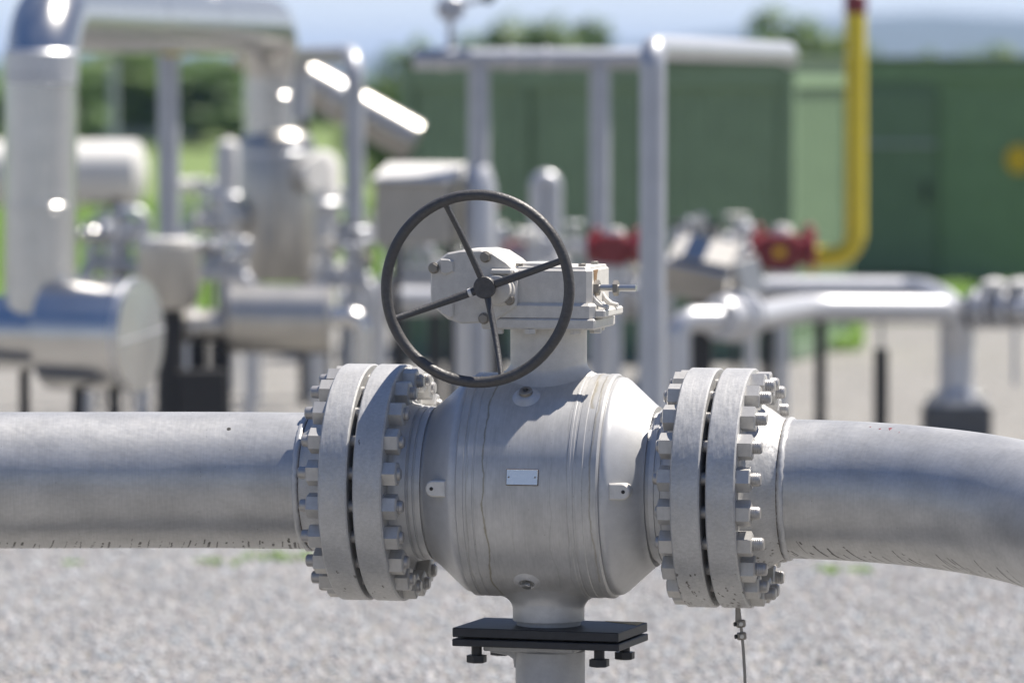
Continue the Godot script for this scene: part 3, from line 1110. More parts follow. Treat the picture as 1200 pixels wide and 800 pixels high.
func build_far() -> void:
	# low hills on the horizon
	var n := FastNoiseLite.new()
	n.seed = 21
	n.frequency = 0.0012
	var st := begin()
	var prev: Array = []
	for i in 121:
		var x := -3000.0 + 50.0 * i
		var h := 14.0 + 16.0 * n.get_noise_1d(x) + 40.0 * exp(-pow((x - 300.0) / 190.0, 2.0))
		var row := []
		for k in 7:
			var f := k / 6.0
			row.append(Vector3(x, maxf(0.0, h * sin(f * PI / 2.0)), -3000.0 - 900.0 * f))
		if prev.size():
			for k in 6:
				flat4(st, prev[k], row[k], row[k + 1], prev[k + 1], Vector3(0, 1, 0.2))
		prev = row
	structure("hills", st, "hill")
	# trees
	var crowns := []
	for s in 3:
		crowns.append(crown_mesh(200 + s))
	var names := ["broad leafy tree behind the left green container", "dark tree standing left of the green container roof", "tall tree peeking over the green container near its right corner", "tree top showing between the container and the yellow pipe",
		"bushy tree at the far left edge of the field", "dark tree beside the far grey house", "tree behind the far grey house", "tree in the gap behind the grey post", "tree behind the insulated column", "low tree beyond the right container's left end",
		"low tree beyond the middle of the right container", "low tree beyond the right end of the right container", "far tree low beside the slanted clad pipe", "tree far behind the arch pipe"]
	var spots := [[640, 2, 95, 1.5], [482, 40, 80, 0.95], [905, 10, 90, 1.3], [968, 24, 96, 1.1], [20, 64, 140, 3.4], [108, 52, 150, 3.2], [170, 66, 175, 3.6], [232, 62, 150, 3.2], [275, 58, 160, 3.5], [1040, 60, 88, 0.9], [1105, 57, 84, 1.0], [1180, 55, 88, 1.2], [455, 84, 120, 2.2], [575, 34, 100, 1.2]]
	for i in spots.size():
		var q = spots[i]
		var top := at(q[0], q[1], q[2])
		var t := thing("tree", names[i], "tree", Vector3(top.x, 0, top.z), i * 1.7, "trees behind the yard")
		st = begin()
		var hh := top.y
		sweep(st, [Vector3(0, -0.05, 0), Vector3(0.05, hh * 0.3, 0), Vector3(0, hh * 0.75, 0.05)], [0.16, 0.12, 0.05], 8)
		for k in 5:
			var a := k * 1.26
			sweep(st, [Vector3(0.03, hh * (0.3 + 0.07 * k), 0), Vector3(cos(a) * q[3] * 0.45, hh * (0.5 + 0.07 * k), sin(a) * q[3] * 0.45)], [0.05, 0.02], 5)
		part("trunk", st, "bark")
		part("crown", crowns[i % 3], "leaf%d" % (i % 3), null, Transform3D(Basis.from_scale(Vector3(q[3], hh * 0.46, q[3])), Vector3(0, hh * 0.54, 0)))
	# a house far behind
	var hp := at(165, 90, 165)
	thing("house", "small far grey house with a dark roof behind the pipes", "house", Vector3(hp.x, 0, hp.z), 0.2)
	part("wall", boxed(Vector3(3.2, 2.3, 4.0), 0.02), "house_wall", null, Transform3D(Basis.IDENTITY, Vector3(0, 1.15, 0)))
	st = begin()
	prism(st, [Vector2(-1.9, 2.25), Vector2(1.9, 2.25), Vector2(0, 2.9)], -2.2, 2.2, 0.02)
	part("roof", st, "house_roof")
	for s in [-0.8, 0.8]:
		var fr := part("window", boxed(Vector3(0.8, 1.0, 0.1), 0.01), "white_paint", null, Transform3D(Basis.IDENTITY, Vector3(s, 1.3, 2.0)))
		part("pane", boxed(Vector3(0.65, 0.85, 0.04), 0.005), "glass", fr, Transform3D(Basis.IDENTITY, Vector3(0, 0, 0.045)))

func crown_mesh(sd: int) -> ArrayMesh:
	var r := RandomNumberGenerator.new()
	r.seed = sd
	var st := begin()
	var blobs := []
	for i in 34:
		var d := Vector3(r.randfn(), r.randfn(), r.randfn()).normalized() * pow(r.randf(), 0.35) * 0.85
		blobs.append([d, r.randf_range(0.18, 0.36)])
	for b in blobs:
		for k in 190:
			var d := Vector3(r.randfn(), r.randfn(), r.randfn()).normalized()
			var p: Vector3 = b[0] + d * b[1] * r.randf_range(0.6, 1.1)
			var x := Vector3(r.randfn(), r.randfn(), r.randfn()).normalized()
			var y := x.cross(d).normalized()
			var s := r.randf_range(0.035, 0.075)
			var nn := (d + x * 0.3).normalized()
			tri(st, p - x * s, p + y * s * 0.6, p + x * s, nn, nn, nn)
			tri(st, p - x * s, p + x * s, p - y * s * 0.6, nn, nn, nn)
	return st.commit()

# ---------------------------------------------------------------- green containers
func build_containers() -> void:
	container("container", "long green steel container behind the pipe rack, its pale end lit", at(930, 425, 37.0), 2.85, 2.3, 2.10, -0.24, false)
	container("container", "green steel container with a door and a yellow sign, at the right", at(1225, 336, 49.5), 2.1, 2.4, 2.14, -0.14, true)

func wall_ribs(st: SurfaceTool, w: float, h: float, xf: Transform3D) -> void:   # trapezoid sheet in x, y, facing +z
	var x := -w / 2.0
	var step := 0.14
	while x < w / 2.0 - 0.001:
		var e := minf(x + step, w / 2.0)
		var l := e - x
		var c := [[0.0, 0.0], [0.45, 0.0], [0.55, 0.012], [0.9, 0.012], [1.0, 0.0]]
		for i in 4:
			var a: Array = c[i]
			var b: Array = c[i + 1]
			flat4(st, xf * Vector3(x + a[0] * l, 0, a[1]), xf * Vector3(x + b[0] * l, 0, b[1]), xf * Vector3(x + b[0] * l, h, b[1]), xf * Vector3(x + a[0] * l, h, a[1]), xf.basis * Vector3.BACK)
		x = e

func container(called: String, label: String, corner_at: Vector3, w: float, dep: float, h: float, turn: float, door: bool) -> void:
	corner_at.y = 0.0
	thing(called, label, "container", corner_at, turn, "green containers")
	# local: x from -w to 0, z from -dep to 0 (front)
	var m := Vector3(-w / 2.0, 0, -dep / 2.0)
	var b := 0.08
	part("frame_base", boxed(Vector3(w, 0.12, dep), 0.01), "green_door", null, Transform3D(Basis.IDENTITY, m + Vector3(0, 0.06, 0)))
	var st := begin()
	wall_ribs(st, w - 0.12, h - 0.3, Transform3D(Basis.IDENTITY, Vector3(-w / 2.0, 0.12, -0.05)))
	part("front_wall", st, "green_wall")
	st = begin()
	wall_ribs(st, dep - 0.12, h - 0.3, Transform3D(Basis.from_euler(Vector3(0, PI / 2, 0)), Vector3(-0.05, 0.12, -dep / 2.0)))
	part("end_wall", st, "green_wall")
	st = begin()
	wall_ribs(st, dep - 0.12, h - 0.3, Transform3D(Basis.from_euler(Vector3(0, -PI / 2, 0)), Vector3(-w + 0.05, 0.12, -dep / 2.0)))
	part("end_wall", st, "green_wall")
	st = begin()
	wall_ribs(st, w - 0.12, h - 0.3, Transform3D(Basis.from_euler(Vector3(0, PI, 0)), Vector3(-w / 2.0, 0.12, -dep + 0.05)))
	part("back_wall", st, "green_wall")
	for q in [[-0.04, -0.04], [-w + 0.04, -0.04], [-0.04, -dep + 0.04], [-w + 0.04, -dep + 0.04]]:
		part("corner_post", boxed(Vector3(b, h - 0.12, b), 0.008), "green_wall", null, Transform3D(Basis.IDENTITY, Vector3(q[0], 0.12 + (h - 0.12) / 2.0, q[1])))
	part("top_rail", boxed(Vector3(w - 0.16, 0.18, 0.07), 0.008), "green_wall", null, Transform3D(Basis.IDENTITY, Vector3(-w / 2.0, h - 0.09, -0.04)))
	part("top_rail", boxed(Vector3(0.07, 0.18, dep - 0.16), 0.008), "green_wall", null, Transform3D(Basis.IDENTITY, Vector3(-0.04, h - 0.09, -dep / 2.0)))
	part("roof", boxed(Vector3(w + 0.06, 0.05, dep + 0.06), 0.01), "green_roof", null, Transform3D(Basis.IDENTITY, m + Vector3(0, h + 0.025, 0)))
	if door:
		var dw := 0.98
		var d := part("door", boxed(Vector3(dw, h - 0.4, 0.05), 0.01), "green_door", null, Transform3D(Basis.IDENTITY, Vector3(-w + 0.1 + dw / 2.0, 0.15 + (h - 0.4) / 2.0, 0.0)))
		part("rail", boxed(Vector3(dw, 0.03, 0.03), 0.005), "grey_pipe", d, Transform3D(Basis.IDENTITY, Vector3(0, 0.35, 0.04)))
		part("lamp", boxed(Vector3(0.28, 0.10, 0.12), 0.02), "white_paint", d, Transform3D(Basis.IDENTITY, Vector3(-0.32, 0.22, 0.085)))
		part("handle", boxed(Vector3(0.04, 0.2, 0.05), 0.01), "black_steel", d, Transform3D(Basis.IDENTITY, Vector3(0.4, -0.1, 0.05)))
		st = begin()
		var p := (at(1194, 187, 49.4) - corner_at).rotated(Vector3.UP, -turn)
		var poly := []
		for k in 8:
			poly.append(Vector2(p.x + 0.13 * cos(TAU * (k + 0.5) / 8.0), p.y + 0.14 * sin(TAU * (k + 0.5) / 8.0)))
		prism(st, poly, -0.03, 0.005, 0.003)
		part("warning_sign", st, "sign_yellow")
	else:
		for x in [-w * 0.36, -w * 0.68]:
			part("stiffener", boxed(Vector3(0.05, h - 0.3, 0.05), 0.006), "green_wall", null, Transform3D(Basis.IDENTITY, Vector3(x, 0.12 + (h - 0.3) / 2.0, -0.01)))

# ---------------------------------------------------------------- helpers for plant behind
func run(called: String, pts: Array, r: float, material: String, parent: Node = null, br := -1.0, segs := 20) -> MeshInstance3D:
	var st := begin()
	var p := bend(pts, br if br >= 0.0 else r * 3.0)
	sweep(st, p, same(r, p.size()), segs)
	return part(called, st, material, parent)

func collar(called: String, p: Vector3, dir: Vector3, r: float, l: float, material: String, parent: Node = null) -> MeshInstance3D:
	var st := begin()
	cyl(st, p - dir.normalized() * l / 2.0, p + dir.normalized() * l / 2.0, r, 24)
	return part(called, st, material, parent)

func floor_of(p: Vector3, y := 0.0) -> Vector3:
	return Vector3(p.x, y, p.z)

func flange_pair(p: Vector3, dir: Vector3, r: float, material: String) -> void:
	var d := dir.normalized()
	for s in [-1, 1]:
		collar("flange", p + d * s * r * 0.24, d, r, r * 0.36, material)
	var f := along(d, p)
	for k in 8:
		var a := TAU * k / 8.0
		var c := f * (Vector3(0, cos(a), sin(a)) * r * 0.8)
		var st := begin()
		cyl(st, c - d * r * 0.7, c + d * r * 0.7, r * 0.11, 8)
		part("stud_bolt", st, "bolt_steel")

# a small hand valve: flanged body, bonnet, stem, wheel
func small_valve(label: String, p: Vector3, s: float, dir: Vector3, body: String, wheel: String, category := "valve") -> void:
	var t := thing("hand_valve", label, category, p, 0.0, "small valves in the yard")
	var st := begin()
	lathe(st, scaled([Vector2(-1.0, 0), Vector2(-1.0, 0.75), Vector2(-0.82, 0.75), Vector2(-0.82, 0.4), Vector2(-0.5, 0.45), Vector2(-0.2, 0.62), Vector2(0.2, 0.62), Vector2(0.5, 0.45), Vector2(0.82, 0.4), Vector2(0.82, 0.75), Vector2(1.0, 0.75), Vector2(1.0, 0)], s), 20, along(dir))
	part("body", st, body)
	st = begin()
	lathe(st, scaled([Vector2(0.4, 0.4), Vector2(0.9, 0.34), Vector2(0.9, 0.55), Vector2(1.05, 0.55), Vector2(1.05, 0.3), Vector2(1.4, 0.2), Vector2(1.4, 0.0)], s), 16, along(Vector3.UP))
	part("bonnet", st, body)
	st = begin()
	cyl(st, Vector3(0, 1.3, 0) * s, Vector3(0, 2.0, 0) * s, 0.09 * s, 8)
	part("stem", st, "zinc")
	st = begin()
	var pts := []
	for k in 24:
		pts.append(Vector3(cos(TAU * k / 24.0) * 0.7, 1.9, sin(TAU * k / 24.0) * 0.7) * s)
	sweep(st, pts, same(0.1 * s, 24), 8, false, 1.0, 1.0, true)
	for k in 3:
		var a := TAU * k / 6.0
		var d := Vector3(cos(a), 0, sin(a)) * 0.7 * s
		cyl(st, Vector3(0, 1.9, 0) * s - d, Vector3(0, 1.9, 0) * s + d, 0.06 * s, 6)
	part("wheel", st, wheel)
	st = begin()
	cyl(st, Vector3(0, -p.y, 0), Vector3(0, -0.5 * s, 0), 0.16 * s, 10)
	part("stand", st, "black_steel")

func actuator(label: String, p: Vector3, s: float, turn: float, patch: bool) -> void:
	thing("red_actuator", label, "actuator", p, turn, "red actuators")
	var st := begin()
	lathe(st, scaled([Vector2(-1.05, 0), Vector2(-1.05, 0.62), Vector2(-0.98, 0.66), Vector2(-0.9, 0.66), Vector2(-0.86, 0.55), Vector2(-0.4, 0.55), Vector2(-0.35, 0.6), Vector2(0.35, 0.6), Vector2(0.4, 0.5), Vector2(0.86, 0.5), Vector2(0.9, 0.62), Vector2(1.05, 0.62), Vector2(1.1, 0.55), Vector2(1.1, 0)], s), 28)
	part("housing", st, "red_paint")
	part("gear_case", boxed(Vector3(1.15, 1.15, 0.9) * s, 0.08 * s), "red_paint", null, Transform3D(Basis.IDENTITY, Vector3(-0.05, -0.05, 0.15) * s))
	st = begin()
	lathe(st, scaled([Vector2(0.4, 0.36), Vector2(0.62, 0.36), Vector2(0.78, 0.28), Vector2(0.84, 0.0)], s), 18, along(Vector3.UP))
	part("dome", st, "white_paint")
	for x in [-0.8, 0.85]:
		st = begin()
		lathe(st, scaled([Vector2(0.45, 0.2), Vector2(0.75, 0.2), Vector2(0.85, 0.12), Vector2(0.85, 0)], s), 12, along(Vector3.UP, Vector3(x * s, 0, 0)))
		part("terminal_cap", st, "red_paint")
	if patch:
		part("data_plate", boxed(Vector3(0.36, 0.3, 0.02) * s, 0.004), "sign_yellow", null, Transform3D(Basis.IDENTITY, Vector3(-0.05, -0.05, 0.615) * s))
	st = begin()
	cyl(st, Vector3(0, -p.y, 0), Vector3(0, -0.4 * s, 0), 0.22 * s, 14)
	part("stand", st, "grey_pipe")
	collar("flange", Vector3(0, -0.75, 0) * s, Vector3.UP, 0.5 * s, 0.14 * s, "silver_pipe")

# a low header with risers, small bodies, knobs and gauges on it
func skid(label: String, x0: float, x1: float, y: float, d: float, n: int, sd: int, material: String) -> void:
	thing("instrument_manifold", label, "manifold", Vector3.ZERO, 0.0, "instrument manifolds")
	var r := RandomNumberGenerator.new()
	r.seed = sd
	var a := at(x0, y, d)
	var b := at(x1, y + r.randf_range(-4, 4), d - r.randf_range(0.0, 0.5))
	run("header", [floor_of(a), a, b, floor_of(b)], px(7.5, d), material, null, 0.09, 16)
	var mats := ["silver_pipe", "white_paint", "grey_pipe", "clad", "silver_pipe", "beige_paint", "grey_pipe", "silver_pipe"]
	for k in n:
		var p: Vector3 = a.lerp(b, (k + 0.5 + r.randf_range(-0.25, 0.25)) / n)
		var h := px(r.randf_range(14, 46), d)
		var w := px(r.randf_range(2.5, 4.5), d)
		var st := begin()
		cyl(st, p, p + Vector3(0, h, 0), w, 10)
		var riser := part("riser", st, material)
		var m: String = mats[r.randi() % mats.size()]
		var q := px(r.randf_range(6, 13), d)
		st = begin()
		if r.randf() < 0.4:
			lathe(st, scaled([Vector2(-0.35, 0), Vector2(-0.35, 0.9), Vector2(-0.25, 1.0), Vector2(0.25, 1.0), Vector2(0.35, 0.9), Vector2(0.35, 0)], q), 18, along(Vector3(r.randf_range(-0.5, 0.5), 0, 1), p + Vector3(0, h + q * 0.8, 0)))
			part("gauge", st, m, riser)
		elif r.randf() < 0.5:
			lathe(st, scaled([Vector2(-1.1, 0), Vector2(-1.1, 0.8), Vector2(-0.8, 0.8), Vector2(-0.7, 0.5), Vector2(0, 0.75), Vector2(0.7, 0.5), Vector2(0.8, 0.8), Vector2(1.1, 0.8), Vector2(1.1, 0)], q), 16, along(Vector3(1, 0, r.randf_range(-0.6, 0.6)), p + Vector3(0, h, 0)))
			part("valve_body", st, m, riser)
		else:
			lathe(st, scaled([Vector2(-0.6, 0), Vector2(-0.5, 0.7), Vector2(0.3, 0.75), Vector2(0.7, 0.5), Vector2(0.9, 0)], q), 16, along(Vector3.UP, p + Vector3(0, h, 0)))
			part("knob", st, m, riser)
		collar("flange", p + Vector3(0, h * 0.35, 0), Vector3.UP, w * 2.2, w * 1.2, "silver_pipe", riser)

func post(called: String, label: String, x: float, ytop: float, d: float, rpx: float, material: String, category := "post", group := "") -> Node3D:
	var p := at(x, ytop, d)
	var t := thing(called, label, category, floor_of(p), 0.0, group)
	var r := px(rpx, d)
	var st := begin()
	cyl(st, Vector3(0, 0.012, 0), Vector3(0, p.y, 0), r, 20)
	part("shaft", st, material)
	part("foot_plate", boxed(Vector3(r * 4, 0.014, r * 4), 0.003), material, null, Transform3D(Basis.IDENTITY, Vector3(0, 0.007, 0)))
	return t

# ---------------------------------------------------------------- clad pipes and vessels at the left
func build_left_plant() -> void:
	var D := 24.0
	var r := px(42.5, D)
	# riser, arch and drop
	thing("insulated_pipe", "large arched pipe in shiny aluminium cladding at the top left", "pipe")
	var a := at(46, 392, D - 0.2)
	var b := at(48, 18, D - 0.2)
	var c := at(318, 30, 31.0)
	var e := at(318, 165, 31.0)
	var tube := run("cladding", [a, b, c, e], r, "clad", null, r * 1.9, 40)
	for q in [[a, b, 0.40], [a, b, 0.80], [b, c, 0.36], [b, c, 0.62], [c, e, 0.62]]:
		collar("band", q[0].lerp(q[1], q[2]), q[1] - q[0], r * 1.02, 0.05, "clad_band" if q[2] == 0.80 else "clad", tube)
	collar("band", a.lerp(b, 0.85), b - a, r * 1.025, px(32, D), "clad_band", tube)
	# run and drum under the riser
	thing("insulated_drum", "shiny aluminium clad drum with a flat round end at the left", "vessel")
	var dir := Vector3(cos(0.36), 0, sin(0.36))
	var endp := at(162, 393, D - 0.4)
	var rr := px(66, D)
	var st := begin()
	lathe(st, [Vector2(-0.42, 0), Vector2(-0.42, rr * 0.97), Vector2(-0.41, rr), Vector2(-0.01, rr), Vector2(0.0, rr * 0.985), Vector2(0.012, rr * 0.98), Vector2(0.02, 0)], 48, along(dir, endp))
	var drum := part("cladding", st, "clad")
	collar("band", endp - dir * 0.02, dir, rr * 1.012, 0.03, "clad_band", drum)
	part("end_seam", boxed(Vector3(0.006, 0.012, rr * 1.9), 0.002), "clad_band", drum, Transform3D(Basis.from_euler(Vector3(0.0, -0.36, 0)) * Basis.from_euler(Vector3(0.09, 0, 0)), endp + dir * 0.017))
	run("inlet_pipe", [endp - dir * 1.6, endp - dir * 0.4], px(43.5, D), "clad", drum, 0.01, 40)
	for q in [[0.12, 0.05], [0.30, 0.05]]:
		var f: Vector3 = endp - dir * q[0]
		part("leg", boxed(Vector3(0.05, f.y - rr + 0.03, 0.05), 0.004), "black_steel", null, Transform3D(Basis.IDENTITY, Vector3(f.x, (f.y - rr + 0.03) / 2.0, f.z)))
	var lp := at(28, 430, D)
	part("leg", boxed(Vector3(0.045, lp.y + 0.02, 0.05), 0.004), "black_steel", null, Transform3D(Basis.IDENTITY, Vector3(lp.x, (lp.y + 0.02) / 2.0, lp.z)))
	# far tank
	thing("storage_tank", "pale horizontal tank far back behind the riser", "tank")
	var tp := at(164, 203, 42.0)
	var tr := px(38, 42.0)
	st = begin()
	lathe(st, [Vector2(-3.0, 0), Vector2(-3.0, tr), Vector2(-0.05, tr), Vector2(-0.01, tr * 0.95), Vector2(0.03, tr * 0.6), Vector2(0.05, 0)], 36, along(Vector3(1, 0, 0.1), tp))
	part("shell", st, "white_paint")
	for x in [-0.18, -1.6]:
		part("saddle", boxed(Vector3(0.12, tp.y - tr * 0.4, tr * 1.5), 0.01), "black_steel", null, Transform3D(Basis.IDENTITY, Vector3(tp.x + x, (tp.y - tr * 0.4) / 2.0, tp.z - 0.05)))
	# post with yellow saddle under the arch
	post("pipe_support_post", "grey support post with a yellow pad under the arched pipe", 197, 66, 28.0, 13, "grey_pipe", "post", "support posts")
	part("pad", boxed(Vector3(0.11, 0.05, 0.12), 0.006), "yellow_paint", null, Transform3D(Basis.IDENTITY, Vector3(0.02, at(0, 60, 28.0).y, 0)))
	# jacketed valve behind the drum
	var jp := at(198, 318, 27.0)
	thing("jacketed_valve", "round clad valve jacket with a pale lid below the grey post", "valve jacket", jp)
	var jr := px(37, 27.0)
	st = begin()
	lathe(st, [Vector2(-0.19, 0), Vector2(-0.19, jr * 0.8), Vector2(-0.10, jr), Vector2(0.13, jr), Vector2(0.135, jr * 0.9), Vector2(0.16, jr * 0.5), Vector2(0.17, 0)], 32, along(Vector3.UP))
	part("jacket", st, "clad_dull")
	collar("lid", Vector3(0, 0.145, 0), Vector3.UP, jr * 0.75, 0.05, "white_paint")
	st = begin()
	cyl(st, Vector3(0, -jp.y, 0), Vector3(0, -0.18, 0), 0.07, 16)
	part("stand", st, "black_steel")
	# horizontal clad run and box jacket
	var q0 := at(160, 381, 27.2)
	var q1 := at(372, 384, 27.2)
	thing("clad_line", "low clad pipe run with a boxy insulation jacket below the insulated column", "pipe")
	var line := run("cladding", [q0, q1], px(20, 27.2), "clad_dull", null, 0.01, 28)
	for f in [0.15, 0.32]:
		collar("band", q0.lerp(q1, f), q1 - q0, px(21, 27.2), 0.03, "clad_band", line)
	st = begin()
	var bc := at(326, 374, 27.2)
	lathe(st, [Vector2(-0.27, 0), Vector2(-0.27, px(38, 27.2)), Vector2(-0.25, px(42, 27.2)), Vector2(0.25, px(42, 27.2)), Vector2(0.27, px(38, 27.2)), Vector2(0.27, 0)], 10, along(q1 - q0, bc) * Transform3D(Basis.from_euler(Vector3(0.31, 0, 0)), Vector3.ZERO))
	part("jacket", st, "clad_dull")
	for x in [205, 232, 260]:
		var p := at(x, 400, 27.2)
		part("leg", boxed(Vector3(0.085, p.y, 0.12), 0.006), "black_steel", null, Transform3D(Basis.IDENTITY, Vector3(p.x, p.y / 2.0, p.z)))
	var cb := at(236, 455, 27.0)
	part("control_box", boxed(Vector3(0.26, 0.26, 0.16), 0.01), "black_steel", null, Transform3D(Basis.IDENTITY, Vector3(cb.x, 0.38, cb.z)))
	# elbow dropping from the jacket
	thing("drop_elbow", "shiny bent pipe dropping to the ground right of the boxy jacket", "pipe")
	var el := at(388, 372, 26.6)
	run("tube", [el, at(424, 370, 26.6), floor_of(at(424, 370, 26.6))], px(12, 26.6), "clad", null, 0.11, 24)
	collar("flange", floor_of(at(424, 370, 26.6), 0.02), Vector3.UP, 0.1, 0.03, "grey_pipe")
	# vertical insulated column
	var vp := at(324, 240, 31.0)
	var vr := px(44, 31.0)
	thing("insulated_column", "upright clad vessel under the right end of the arched pipe", "vessel", floor_of(vp))
	var y0 := at(0, 330, 31.0).y
	var y1 := at(0, 160, 31.0).y
	st = begin()
	lathe(st, [Vector2(y0, 0), Vector2(y0, vr * 0.95), Vector2(y0 + 0.02, vr), Vector2(y1 - 0.03, vr), Vector2(y1, vr * 0.93), Vector2(y1 + 0.035, vr * 0.72), Vector2(y1 + 0.04, 0)], 40, along(Vector3.UP))
	var vs := part("cladding", st, "clad_dull")
	collar("band", Vector3(0, y1 - 0.1, 0), Vector3.UP, vr * 1.02, 0.04, "clad_band", vs)
	collar("band", Vector3(0, (y0 + y1) / 2.0, 0), Vector3.UP, vr * 1.015, 0.03, "clad_dull", vs)
	for q in [[0.75, 0.7, "white_paint"], [0.45, -0.4, "white_paint"]]:
		var d := Vector3(cos(q[1]), 0, sin(q[1])) * (1 if q[1] > 0 else -1)
		run("nozzle", [Vector3(0, lerpf(y0, y1, q[0]), 0), Vector3(0, lerpf(y0, y1, q[0]), 0) + d * (vr + 0.10)], 0.07, q[2], vs, 0.01, 16)
		collar("nozzle_flange", Vector3(0, lerpf(y0, y1, q[0]), 0) + d * (vr + 0.09), d, 0.11, 0.035, q[2], vs)
	# companion vessels right and left of it
	var w := at(376, 235, 33.0)
	thing("white_filter", "white upright filter just right of the clad column", "vessel", floor_of(w))
	st = begin()
	lathe(st, [Vector2(0, 0), Vector2(0, 0.09), Vector2(w.y - 0.3, 0.10), Vector2(w.y - 0.3, 0.12), Vector2(w.y + 0.22, 0.12), Vector2(w.y + 0.30, 0.08), Vector2(w.y + 0.32, 0)], 24, along(Vector3.UP))
	part("shell", st, "white_paint")
	collar("flange", Vector3(0, w.y - 0.02, 0), Vector3.UP, 0.15, 0.05, "silver_pipe")
	run("nozzle", [Vector3(0, w.y + 0.05, 0), Vector3(0.16, w.y + 0.05, 0.02)], 0.03, "silver_pipe", null, 0.01, 12)
	w = at(268, 190, 33.5)
	thing("white_filter", "white rounded filter top just left of the clad column", "vessel", floor_of(w))
	st = begin()
	lathe(st, [Vector2(0, 0), Vector2(0, 0.08), Vector2(w.y - 0.2, 0.09), Vector2(w.y, 0.09), Vector2(w.y + 0.12, 0.07), Vector2(w.y + 0.16, 0)], 24, along(Vector3.UP))
	part("shell", st, "white_paint")
	collar("flange", Vector3(0, w.y - 0.22, 0), Vector3.UP, 0.14, 0.05, "silver_pipe")
	# arch of grey pipe
	thing("arch_pipe", "slim grey pipe arch standing right of the clad column", "pipe")
	var g0 := floor_of(at(415, 90, 29.0))
	run("tube", [g0, at(415, 64, 29.0), at(352, 66, 30.4), at(352, 140, 30.4)], px(11.5, 29.0), "grey_pipe", null, 0.15, 22)
	flange_pair(at(415, 276, 29.0), Vector3.UP, px(24, 29.0), "grey_pipe")
	collar("flange", Vector3(g0.x, 0.02, g0.z), Vector3.UP, 0.12, 0.04, "grey_pipe")
	# slanted clad pipe
	thing("slanted_pipe", "slanted shiny clad pipe rising to the left behind the arch", "pipe")
	var s0 := at(285, 55, 32.2)
	var s1 := at(486, 166, 32.05)
	var sl := run("cladding", [s0, s1], px(25, 32.0), "clad_dull", null, 0.01, 32)
	collar("band", s0.lerp(s1, 0.55), s1 - s0, px(25.6, 32.0), 0.03, "clad_band", sl)
	for f in [0.35, 0.93]:
		var p := s0.lerp(s1, f)
		st = begin()
		cyl(st, floor_of(p), p, 0.03, 12)
		part("support", st, "black_steel")
	# low pipe behind the handwheel's left edge
	thing("low_pipe", "shiny low pipe passing behind the left edge of the handwheel", "pipe")
	run("tube", [at(396, 352, 30.0), at(520, 352, 30.0)], px(17, 30.0), "silver_pipe", null, 0.01, 24)
	flange_pair(at(440, 352, 30.0), Vector3.RIGHT, px(27, 30.0), "silver_pipe")
	for x in [405, 510]:
		var p := at(x, 352, 30.0)
		st = begin()
		cyl(st, floor_of(p), p, 0.035, 12)
		part("support", st, "black_steel")
	# small valves and fittings between
	small_valve("small valve with dark wheel right of the riser", at(118, 268, 32.0), 0.085, Vector3(1, 0, 0.2), "grey_pipe", "black_steel")
	small_valve("small blue wheeled valve between drum and grey post", at(150, 276, 31.5), 0.075, Vector3(1, 0, 0), "silver_pipe", "blue_paint")
	small_valve("small pale valve right of the grey post", at(246, 262, 31.0), 0.08, Vector3(1, 0, 0.3), "white_paint", "silver_pipe")
	small_valve("small dark valve low between post and clad column", at(258, 300, 30.4), 0.075, Vector3(1, 0, -0.2), "blue_paint", "black_steel")
	small_valve("white valve at the foot of the arch pipe", at(386, 318, 30.0), 0.09, Vector3(1, 0, 0.2), "white_paint", "beige_paint")
	small_valve("shiny valve beside the flange of the arch pipe", at(436, 275, 29.4), 0.06, Vector3(1, 0, 0.1), "silver_pipe", "zinc")
	skid("low manifold of small fittings just right of the riser and above the drum", 98, 166, 308, 29.5, 5, 501, "grey_pipe")
	skid("low manifold of small fittings between the grey post and the clad column", 222, 292, 322, 28.6, 5, 502, "silver_pipe")
	skid("manifold of small fittings right of the clad column above the elbow", 372, 436, 330, 28.4, 5, 503, "silver_pipe")
	skid("far manifold of thin pipes in front of the grass left of the clad column", 214, 290, 262, 36.0, 5, 504, "grey_pipe")
	thing("manifold_pipe", "thin grey manifold pipe low between drum and clad column", "pipe")
	run("tube", [floor_of(at(104, 280, 32.2)), at(104, 280, 32.2), at(300, 284, 32.2), floor_of(at(300, 284, 32.2))], 0.03, "grey_pipe", null, 0.08, 14)
	thing("manifold_pipe", "thin silver pipe loop behind the small valves at the left", "pipe")
	run("tube", [floor_of(at(128, 246, 33.5)), at(128, 246, 33.5), at(172, 246, 33.5), floor_of(at(172, 246, 33.5))], 0.028, "silver_pipe", null, 0.1, 14)
	post("fence_post", "thin far grey post in the field right of the riser", 132, 70, 60.0, 5, "grey_pipe", "post", "support posts")

